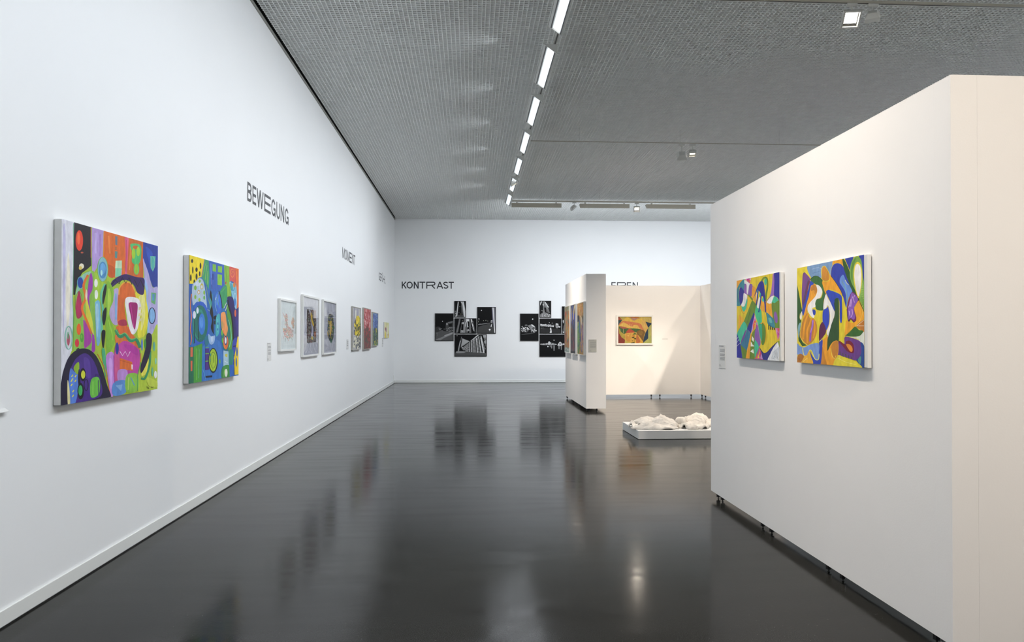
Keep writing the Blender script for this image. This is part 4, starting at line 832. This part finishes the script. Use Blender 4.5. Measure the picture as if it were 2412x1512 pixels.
def d3(A):
    A.G('7c7c7c', '670,515 704,515 640,840 590,845'); A.G('5c5c5c', '655,560 668,560 612,830 600,830'); A.G('9a9a9a', '785,515 830,515 810,850 695,850 730,600 780,600'); A.G('101010', '725,640 775,640 770,780 715,780'); A.P('d8d8d8', '730,600 780,590 775,640'); A.G('f0f0f0', '835,515 905,515 905,575 865,570 892,700 870,720 840,600'); A.G('6c6c6c', '820,560 850,600 880,850 815,850')
    A.G('d0d0d0', '812,590 830,600 825,700 808,690'); A.G('141414', '800,520 812,520 808,600 800,700'); A.G('7c7c7c', '905,520 935,520 960,850 910,850'); A.G('101010', '865,580 910,590 910,700 880,690'); A.G('f0f0f0', '945,515 970,520 1030,800 1020,810 960,600'); A.G('5c5c5c', '975,530 990,530 1065,840 1040,840'); A.spray(['f0f0f0', 'c8c8c8', '4c4c4c'], 885, 790, 45, 25, 24, 8, 74); A.spray(['e8e8e8', '8c8c8c'], 740, 800, 28, 18, 14, 7, 75); A.E('e8e0d0', 752, 560, 7, 7)
    A.spray(['b0b0b0', '1c1c1c'], 990, 660, 25, 100, 20, 8, 76)
def d4(A):
    A.E('f4f4f4', 1200, 313, 12, 12); A.G('7c7c84', '1445,245 1525,245 1535,850 1500,850 1470,560'); A.G('fafafa', '1465,245 1487,245 1526,845 1506,845'); A.G('9c98b0', '1450,245 1462,245 1480,620 1468,600'); A.G('4c4c4c', '1125,700 1400,620 1490,720 1505,850 1115,855'); A.P('8c8c8c', '1130,640 1250,625 1400,608 1420,600 1420,612 1260,640 1140,655')
    A.G('e8e8e8', '1425,550 1460,545 1455,600 1425,600'); A.G('2c2c2c', '1435,560 1452,558 1450,592 1435,592'); A.E('ffffff', 1395, 770, 22, 18); A.G('f4f4f4', '1388,780 1402,780 1398,815'); A.P('f0f0f0', '1430,660 1448,620 1452,640 1440,700 1420,700'); A.E('e8e8e8', 1140, 505, 10, 9); A.E('d8d8d8', 1142, 535, 9, 9)
    for q in ((1130, 583), (1250, 555), (1305, 550), (1350, 565)): A.E('c8c8b8', *q, 8, 8)
    A.L('b0b0b0', 6, '1130,660 1130,640 1180,632', False)
def d5(A):
    A.E('e8e8e8', 622, 915, 9, 9); A.G('9c9c9c', '745,975 925,1045 710,1190'); A.G('b4b4b4', '750,985 905,1045 735,1150'); A.G('6c6c6c', '722,935 738,945 668,1300 635,1315'); A.G('c8c8c8', '690,1030 706,1035 650,1290 636,1290')
    A.G('e4e4e4', '925,1050 1100,900 1140,898 1000,1010'); A.G('8c8c8c', '720,1200 925,1060 1140,920 1310,900 1310,1180 1260,1340 800,1300'); A.G('1a1a1a', '710,1190 925,1045 950,1040 760,1190'); A.G('1a1a1a', '690,1250 820,1260 820,1290 700,1275')
    for i, (a, b) in enumerate(((920, 915), (960, 955), (1015, 1020), (1075, 1110), (1135, 1190), (1190, 1265))):
        A.L('161616', 12+i*3, [(a-14, 1070-i*32), (b-16, 1310)], False); A.L('e8e8e8', 9+i*3, [(a, 1070-i*32), (b, 1300+i*10)], False)
    for i in range(8): A.L('2a2a2a', 6, [(960+i*0, 1080+i*30), (1310, 960+i*40)], False)
    A.spray(['f0f0f0', 'cccccc', '3c3c3c', '787878'], 11120, 1120, 160, 130, 150, 8, 77); A.G('161616', '1190,900 1240,900 1310,1200 1290,1210'); A.G('b8b8b8', '1230,900 1310,895 1310,960 1250,960'); A.G('b0b0b0', '1262,1040 1310,1020 1310,1090 1270,1100')
    A.G('1a1a1a', '1140,930 1160,930 1230,1300 1205,1300'); A.G('ececec', '1175,960 1195,960 1270,1340 1245,1340'); A.spray(['c8c8c8', '2c2c2c', '9c9c9c'], 850, 1220, 60, 40, 40, 8, 78); A.G('585858', '580,1310 800,1290 1310,1330 1310,1395 575,1395'); A.P('9c9c9c', '600,1290 700,1280 820,1290 780,1320 620,1330'); A.E('ffffff', 750, 1195, 9, 9)
bw('tall night photograph of a road and house, left of the left cluster', 97, 383, 537, 1035, d1, gl)
bw('small upright night photograph with two bright pillars, top of the left cluster', 557, 90, 832, 478, d2, gl)
bw('landscape night photograph of columns and windows, centre of the left cluster', 560, 500, 1082, 860, d3, gl)
bw('tall night photograph with a bright pole and moon, right of the left cluster', 1100, 232, 1542, 862, d4, gl)
bw('large night photograph of a slatted glass facade, bottom of the left cluster', 562, 883, 1327, 1405, d5, gl)
def e1(A):
    A.E('fafafa', 350, 520, 15, 16); A.P('7c7c7c', '160,670 195,645 232,670 200,680'); A.P('8c8c8c', '240,680 320,650 390,680 412,720 405,840 330,820 290,750'); A.P('f0f0f0', '310,655 345,650 408,715 350,690'); A.spray(['e8e8e8', 'bcbcbc', '6c6c6c', '303030'], 170, 770, 105, 60, 100, 11, 81); A.spray(['dcdcdc', '8c8c8c', '282828'], 350, 770, 60, 60, 50, 9, 82, 2); A.E('f4f4f4', 430, 795, 14, 16); A.E('f0f0f0', 140, 745, 18, 26); A.E('f0f0f0', 245, 760, 20, 24); A.E('5c5c5c', 245, 780, 12, 22); A.P('4c4c4c', '80,880 200,860 400,845 300,870 120,892'); A.E('e8e8e8', 100, 695, 12, 12)
def e2(A):
    A.G('e0e0e0', '540,100 575,100 530,200 528,150'); A.G('8c8c8c', '585,100 640,100 620,260 640,370 590,370 600,240'); A.G('e8e8e8', '628,100 660,120 735,235 720,250 660,160'); A.G('b0b0b0', '640,120 655,140 655,250 635,240')
    for i in range(6): A.L(['c8c8c8', '5c5c5c'][i % 2], 6, [(660+i*9, 160+i*14), (690+i*14, 360+i*3)], False)
    A.P('8c8c8c', '540,400 620,360 700,380 770,420 770,465 530,465'); A.spray(['f0f0f0', '9c9c9c', '3c3c3c'], 650, 430, 110, 32, 60, 9, 83); A.E('d8d8d8', 600, 180, 14, 18); A.E('e8e8e8', 713, 165, 6, 8); A.L('e8e8e8', 6, '560,312 585,326', False)
def e3(A):
    for i in range(13): A.G('f0f0f0', '%d,%d %d,%d %d,%d %d,%d' % (532+i*25, 632+i*3, 552+i*25, 634+i*3, 552+i*25, 680+i*2, 532+i*25, 685+i*2))
    A.spray(['e0e0e0', '8c8c8c', '3c3c3c'], 700, 670, 170, 28, 90, 8, 84); A.P('9c9c9c', '895,640 960,640 965,700 940,735 900,720'); A.P('f4f4f4', '900,625 955,630 945,650 905,645'); A.P('e0e0e0', '960,690 1005,692 1000,718 965,715'); A.E('e0e0e0', 745, 603, 9, 9); A.P('909090', '800,610 830,608 830,622 805,622'); A.G('303030', '530,720 1000,760 1015,850 530,850'); A.P('e8e8e8', '760,750 780,720 795,760 800,845 755,842 770,790')
    A.spray(['787878', '585858'], 590, 740, 60, 20, 14, 7, 85)
def e4(A):
    A.P('b0b0b0', '550,1100 640,1105 720,1085 780,1080 900,1110 900,1130 560,1132'); A.P('dcdcdc', '715,1085 740,1045 778,1085 770,1115 720,1115'); A.spray(['e8e8e8', '8c8c8c', '2c2c2c'], 730, 1110, 175, 20, 70, 8, 86); A.P('e0e0e0', '945,1130 975,1080 1000,1058 1030,1080 1050,1130 1040,1155 950,1155'); A.P('9c9c9c', '980,1085 1020,1085 1020,1130 985,1130'); A.P('c8c8c8', '830,1012 880,1012 860,1035'); A.E('ffffff', 712, 1172, 14, 14)
    for x_, y_, w_ in ((803, 1215, 20), (857, 1270, 24), (765, 1185, 16), (975, 1230, 34), (1030, 1250, 26)): A.G('b4b4b4' if x_ < 900 else '8c8c8c', [(x_-w_/2, 1145), (x_+w_/2, 1145), (x_+w_/3, y_), (x_-w_/3, y_)])
    A.P('d0d0d0', '1060,1100 1100,1100 1100,1130 1060,1130')
def e5(A):
    A.P('e8e8e8', '1065,560 1080,540 1085,590 1075,620'); A.P('5c5c5c', '1070,750 1100,650 1140,640 1140,880 1065,860'); A.E('f0f0f0', 1080, 830, 16, 14); A.spray(['8c8c8c', '3c3c3c'], 1200, 700, 120, 100, 40, 10, 87)
bw('tall night photograph with moon over lit arches, left of the right cluster', 52, 390, 490, 1035, e1, gr, 1220, 700, 10.083)
bw('small upright night photograph of a steep lit structure, top of the right cluster', 513, 85, 790, 482, e2, gr, 1220, 700, 10.083)
bw('landscape night photograph of a row of lit windows, centre of the right cluster', 513, 505, 1030, 862, e3, gr, 1220, 700, 10.083)
bw('large night photograph of lights mirrored in water, bottom of the right cluster', 513, 885, 1275, 1412, e4, gr, 1220, 700, 10.083)
bw('night photograph mostly hidden behind the block partition, right of the right cluster', 1047, 218, 1485, 862, e5, gr, 1220, 700, 10.083)

# ------------------------------------------------------------ lettering on the walls
def glyph(ch, w_):
    """stroke paths in a box w_ x 1 (stroke centre lines), t is the stroke width"""
    t_ = .152; h = t_/2; a, b = h, w_-h
    def arc(cx, cy, rx, ry, a0, a1, n=14): return [(cx+rx*math.cos(math.radians(a0+(a1-a0)*i/n)), cy+ry*math.sin(math.radians(a0+(a1-a0)*i/n))) for i in range(n+1)]
    m = w_/2
    if ch == 'E': return [[(a, 0), (a, 1)], [(a, 1-h), (w_, 1-h)], [(a, .5), (w_*.97, .5)], [(a, h), (w_, h)]]
    if ch == 'F': return [[(a, 0), (a, 1)], [(a, 1-h), (w_, 1-h)], [(a, .48), (w_*.94, .48)]]
    if ch == 'L': return [[(a, 0), (a, 1)], [(a, h), (w_, h)]]
    if ch == 'H': return [[(a, 0), (a, 1)], [(b, 0), (b, 1)], [(a, .5), (b, .5)]]
    if ch == 'T': return [[(m, 0), (m, 1)], [(0, 1-h), (w_, 1-h)]]
    if ch == 'N': return [[(a, 0), (a, 1)], [(b, 0), (b, 1)], [(a, 1), (b, 0)]]
    if ch == 'M': return [[(a, 0), (a, 1)], [(b, 0), (b, 1)], [(a, 1), (m, .05)], [(b, 1), (m, .05)]]
    if ch == 'W': return [[(a*.8, 1), (w_*.28, 0)], [(w_*.28, 0), (m, 1)], [(m, 1), (w_*.72, 0)], [(w_*.72, 0), (w_-a*.8, 1)]]
    if ch == 'A': return [[(a, 0), (m, 1)], [(m, 1), (b, 0)], [(w_*.22, .30), (w_*.78, .30)]]
    if ch == 'K': return [[(a, 0), (a, 1)], [(a, .36), (b, 1)], [(w_*.40, .55), (b, 0)]]
    if ch == 'O': return [arc(m, .5, m-h, .5-h, 0, 366, 30)]
    if ch == 'U': return [[(a, 1), (a, .36)]+arc(m, .36, m-h, .36-h, 180, 360)+[(b, .36), (b, 1)]]
    if ch == 'Y': return []
    if ch == 'G': return [arc(m, .5, m-h, .5-h, 35, 318, 26), [(b, 0), (b, .47)], [(m*1.05, .44), (w_, .44)]]
    if ch == 'S': return [arc(m, .735, (m-h)*.95, .265-h, 25, 250, 14)+arc(m, .265, m-h, .265-h, 80, -155, 14)]
    if ch == 'B': return [[(a, 0), (a, 1)], [(a, 1-h), (w_*.55, 1-h)]+arc(w_*.55, .76-h*.3, (b-w_*.58), .24-h*.7, 90, -90)+[(a, .52)], [(a, .52), (w_*.55, .52)]+arc(w_*.55, .26+h*.4, b-w_*.55, .26-h*.6, 90, -90)+[(a, h)]]
    if ch == 'R': return [[(a, 0), (a, 1)], [(a, 1-h), (w_*.80, 1-h)]+arc(w_*.80, .72, b-w_*.80, .28-h, 90, -90)+[(a, .44)], [(w_*.62, .44), (b, 0)]]
    return []
def word(label, plane, wallv, letters, zb, zt, group='black words on the white walls'):
    """letters: (char, u0, u1) in metres along the wall"""
    H_ = zt-zb; u_ = letters[0][1]
    root = thing('wall_lettering', label, 'wall lettering', (wallv, (letters[0][1]+letters[-1][2])/2, zb) if plane == 'x' else ((letters[0][1]+letters[-1][2])/2, wallv, zb), group)
    sg = 1 if plane == 'x' else -1
    for ch, a, b in letters:
        wd = (b-a)/H_; base = {'Ü': 'U'}.get(ch, ch); m = MB()
        def add(q2, dd):
            if dd < .0019 and max(p[1] for p in q2) < 1.07: q2 = clip(list(q2), 0, wd, 0, 1)
            if len(q2) < 3: return
            P3 = [(wallv+sg*dd, a+p[0]*H_, zb+p[1]*H_) if plane == 'x' else (a+p[0]*H_, wallv+sg*dd, zb+p[1]*H_) for p in q2]
            m.face(P3)
        k = 0
        for line in glyph(base, wd):
            k += 1
            L_, R_ = ribbon(line, .152)
            for i in range(len(line)-1): add([L_[i], L_[i+1], R_[i+1], R_[i]], .0012+k*.00008)
        if ch == 'Ü':
            for c in (wd*.3, wd*.7): add([(c-.075, 1.08), (c+.075, 1.08), (c+.075, 1.23), (c-.075, 1.23)], .0012)
        me = m.build('letter', M['vinyl'], root)
def xs_x(ox, sc, prs): return [(ch, on_x(ox+a/sc, 600, XL)[1], on_x(ox+b/sc, 600, XL)[1]) for ch, a, b in prs]
zt_, zb_ = on_x(582, 426.8, XL)[2], on_x(582, 472, XL)[2]
word('black word BEWEGUNG, highest and nearest on the left wall', 'x', XL, xs_x(560, 10.08, [('B', 222, 322), ('E', 345, 432), ('W', 448, 606), ('E', 628, 778), ('G', 795, 892), ('U', 915, 997), ('N', 1015, 1098), ('G', 1118, 1202)]), zb_, zt_)
word('black word MOMENT, second on the left wall above the grey framed paintings', 'x', XL, xs_x(790, 13.74, [('M', 222, 300), ('O', 314, 366), ('M', 374, 446), ('E', 456, 526), ('N', 536, 585), ('T', 590, 640)]), zb_, zt_)
word('black word GEFÜHL, third on the left wall near the far corner', 'x', XL, xs_x(790, 13.74, [('G', 1405, 1440), ('E', 1447, 1474), ('F', 1480, 1504), ('Ü', 1510, 1534), ('H', 1540, 1592), ('L', 1596, 1616)]), zb_, zt_)
def xs_y(ox, sc, prs): return [(ch, on_y(ox+a/sc, 670, YB)[0], on_y(ox+b/sc, 670, YB)[0]) for ch, a, b in prs]
kt, kb = on_y(1000, 663.4, YB)[2], on_y(1000, 679.6, YB)[2]
word('black word KONTRAST on the back wall above the left photo cluster', 'y', YB, xs_y(920, 5.04, [('K', 132, 190), ('O', 190, 263), ('N', 275, 333), ('T', 343, 412), ('R', 424, 532), ('A', 546, 624), ('S', 624, 686), ('T', 688, 752)]), kb, kt)
word('black letters EREN on the back wall, half hidden behind the booth partition', 'y', YB, xs_y(1310, 3.287, [('E', 427, 461), ('R', 471, 541), ('E', 547, 581), ('N', 592, 633)]), on_y(1470, 680.5, YB)[2], on_y(1470, 664.5, YB)[2])

# ------------------------------------------------------------ label cards
def card(label, plane, wallv, face, u0, u1, z0, z1, m='card', lines=None):
    root = thing('wall_label', label, 'label', (wallv, (u0+u1)/2, z0) if plane == 'x' else ((u0+u1)/2, wallv, z0), 'caption cards beside the works')
    bx = lambda a, b, d0, d1, za, zb: ((wallv+face*d0, a, za), (wallv+face*d1, b, zb)) if plane == 'x' else ((a, wallv+face*d0, za), (b, wallv+face*d1, zb))
    MB().box(*bx(u0, u1, .0005, .003, z0, z1)).build('card', M[m], root)
    tx = MB(); W_, H_ = u1-u0, z1-z0; R_ = random.Random(int(u0*97))
    flip = (plane == 'x' and face < 0)
    def ln(a, b, v, th):
        a_, b_ = (1-b, 1-a) if flip else (a, b)
        tx.box(*bx(u0+W_*a_, u0+W_*b_, .0031, .0036, z0+H_*v, z0+H_*v+th))
    ln(.05, .72, .93, .006)
    for blk in ((.80, .68), (.60, .52), (.45, .33)):
        v = blk[0]
        while v > blk[1]:
            a = .2
            while a < .85:
                b = a+R_.uniform(.06, .16); ln(a, min(b, .9), v, .0035); a = b+.025
            v -= .035
    ln(.05, .4, .08, .003); ln(.05, .3, .12, .003)
    tx.build('caption_text', M['ink'], root)
card('narrow caption card left of the first white framed work', 'x', XL, 1, on_x(628.9, 800, XL)[1], on_x(638.3, 800, XL)[1], on_x(638, 849, XL)[2], on_x(638, 807, XL)[2])
card('caption card left of the grey framed yellow painting', 'x', XL, 1, on_x(816, 800, XL)[1], on_x(820.5, 800, XL)[1], on_x(820, 823, XL)[2], on_x(820, 799.5, XL)[2])
card('caption card left of the small yellow pair near the far corner', 'x', XL, 1, on_x(899.5, 800, XL)[1], on_x(902.5, 800, XL)[1], on_x(901, 817, XL)[2], on_x(901, 796, XL)[2])
card('caption card left of the two paintings on the right partition', 'x', XP, -1, on_x(1709.5, 800, XP)[1], on_x(1694, 800, XP)[1], on_x(1708, 868, XP)[2], on_x(1708, 812.5, XP)[2], 'card')
card('grey caption card on the end face of the block partition', 'y', 13.60, -1, on_y(1386.5, 800, 13.6)[0], on_y(1405, 800, 13.6)[0], on_y(1395, 829, 13.6)[2], on_y(1395, 799.5, 13.6)[2], 'cardgrey')
q0, q1 = on_y(1560, 800, 16.75), on_y(1573, 797, 16.75)
rt = thing('wall_label', 'thin white caption strip right of the picture in the booth', 'label', (q0[0], 16.75, q0[2]), 'caption cards beside the works')
MB().box((q0[0], 16.747, q0[2]), (q1[0], 16.7495, q1[2])).build('card', M['card'], rt)
rt = thing('wall_leaflet', 'white leaflet tip at the left edge of the photo, below the largest painting', 'leaflet', (XL, 3.45, 1.0))
yl, zl = on_x(11, 961, XL)[1:]
sec = lambda y: [(XL+.0005, y, zl), (XL+.010, y, zl-.006), (XL+.022, y, zl-.015), (XL+.022, y, zl-.018), (XL+.010, y, zl-.009), (XL+.0005, y, zl-.003)]
MB().prism(sec(yl-.30), sec(yl)).build('sheet', M['card'], rt)
sk = on_x(926.5, 893, XL)
rt = thing('wall_socket', 'small white socket low on the left wall by the far corner', 'socket', (XL, sk[1], sk[2]-.05))
MB().box((XL+.0005, sk[1]-.06, sk[2]-.06), (XL+.014, sk[1]+.06, sk[2]+.12)).build('plate', M['socket'], rt, bevel=.004)
MB().tube((XL+.014, sk[1], sk[2]+.02), (XL+.02, sk[1], sk[2]+.02), .022, seg=14).build('outlet', M['trim'], rt)

# ------------------------------------------------------------ plinth with plaster cloth pieces
PZ = .118
rt = thing('low_plinth', 'low white plinth on the floor carrying the crumpled plaster cloths', 'plinth', (3.3, 10.45, 0))
MB().box((2.276, 9.95, .004), (4.4, 11.0, PZ)).build('slab', M['plinth'], rt, bevel=.004)
def drape(label, cx, cy, rx, ry, h, seed, lobes=(), rough=.3, lift=.02, rot=0, pw=.9):
    R_ = random.Random(seed); nr, na = 44, 130; V = []; Fc = []
    sv = Vector((seed*3.1, seed*1.7, 0))
    for i in range(nr+1):
        r = i/nr
        for j in range(na):
            a = 2*PI*j/na
            edge = 1+.22*noise.noise(Vector((math.cos(a)*1.6, math.sin(a)*1.6, seed)))+.10*noise.noise(Vector((math.cos(a)*5, math.sin(a)*5, seed+9)))
            x, y = rx*r*edge*math.cos(a), ry*r*edge*math.sin(a)
            z = h*math.sqrt(max(0, 1-r**3))*pw
            for (lx, ly, lr, lh) in lobes:
                d2 = ((x/rx-lx)**2+(y/ry-ly)**2)/lr**2; z += lh*math.exp(-d2)*(1-r**4)
            v = Vector((x*5.5, y*5.5, 0))+sv
            ridge = 1-abs(noise.noise(v*1.0))*2.2; ridge2 = 1-abs(noise.noise(v*2.3+Vector((5, 2, 1))))*2
            z += rough*h*(.42*(max(ridge, 0)**2-.35)+.20*(max(ridge2, 0)**2-.3))*(1-r**4)**.5
            z += lift*max(0, r-.75)/.25*max(0, noise.noise(Vector((math.cos(a)*1.4, math.sin(a)*1.4, seed+4))))*1.6
            z = max(z, .002+.004*r*abs(noise.noise(v)))
            c, s_ = math.cos(rot), math.sin(rot)
            V.append((cx+x*c-y*s_, cy+x*s_+y*c, PZ+z))
    for i in range(nr):
        for j in range(na):
            k = (j+1) % na; Fc.append((i*na+j, i*na+k, (i+1)*na+k, (i+1)*na+j))
    m = MB(); m.v = V; m.f = Fc; m.c = [None]*len(Fc)
    o = m.build('plaster_drape', M['plaster'], None, (cx, cy, PZ), smooth=True)
    so = o.modifiers.new('thickness', 'SOLIDIFY'); so.thickness = .007; so.offset = 1
    tag(o, label, 'sculpture', 'crumpled plaster cloths on the plinth')
    return o
Yc = 10.35
X_ = lambda px, y: on_y(px, 1000, y)[0]
drape('tallest plaster cloth with a rounded hump, centre of the left heap', X_(1563, 10.42), 10.42, .20, .26, .115, 3, [(-.1, .1, .55, .05)], .55, .03, .1)
drape('plaster cloth with a lower hump left of the tallest one', X_(1524, 10.55), 10.55, .17, .24, .10, 7, [(.0, .2, .5, .025)], .6, .05, .4)
drape('thin curled plaster flap at the left end of the plinth', X_(1499, 10.33), 10.33, .11, .20, .04, 11, [(-.6, .3, .4, .03)], .9, .08, 0)
drape('flat plaster cloth spread along the front edge of the left heap', X_(1545, 10.17), 10.17, .33, .14, .06, 14, [(-.3, 0, .5, .02)], .8, .03, -.05)
drape('rounded plaster lump at the left of the right heap', X_(1603, 10.58), 10.58, .09, .13, .115, 19, [], .35, .01, 0, 1)
drape('long plaster hump at the back of the right heap', X_(1642, 10.6), 10.6, .20, .20, .135, 23, [(.1, 0, .6, .02)], .4, .02, .0, 1)
drape('pointed plaster cloth with an open fold in front of the right heap', X_(1634, 10.2), 10.2, .22, .16, .075, 27, [(.1, .2, .4, .025)], .7, .09, .1)
drape('plaster cloth half hidden behind the near partition edge', X_(1684, 10.45), 10.45, .18, .25, .085, 31, [(0, 0, .6, .02)], .6, .03, .2)
R_ = random.Random(5)
for i in range(10):
    cx, cy = X_(1592+R_.uniform(-6, 16), 10.3)+R_.uniform(-.03, .03), 10.12+R_.random()*.3; s_ = R_.uniform(.015, .035)
    m = MB(); ring = lambda k, z: [(cx+s_*k*math.cos(a)*R_.uniform(.8, 1.2), cy+s_*k*math.sin(a)*R_.uniform(.8, 1.2), PZ+z) for a in [2*PI*j/7 for j in range(7)]]
    m.prism(ring(1, .001), ring(.6, s_*.8))
    tag(m.build('plaster_crumb', M['plaster'], None, (cx, cy, PZ), bevel=.003), 'tiny plaster crumb in the gap between the two plaster heaps', 'plaster crumb', 'plaster crumbs between the heaps')
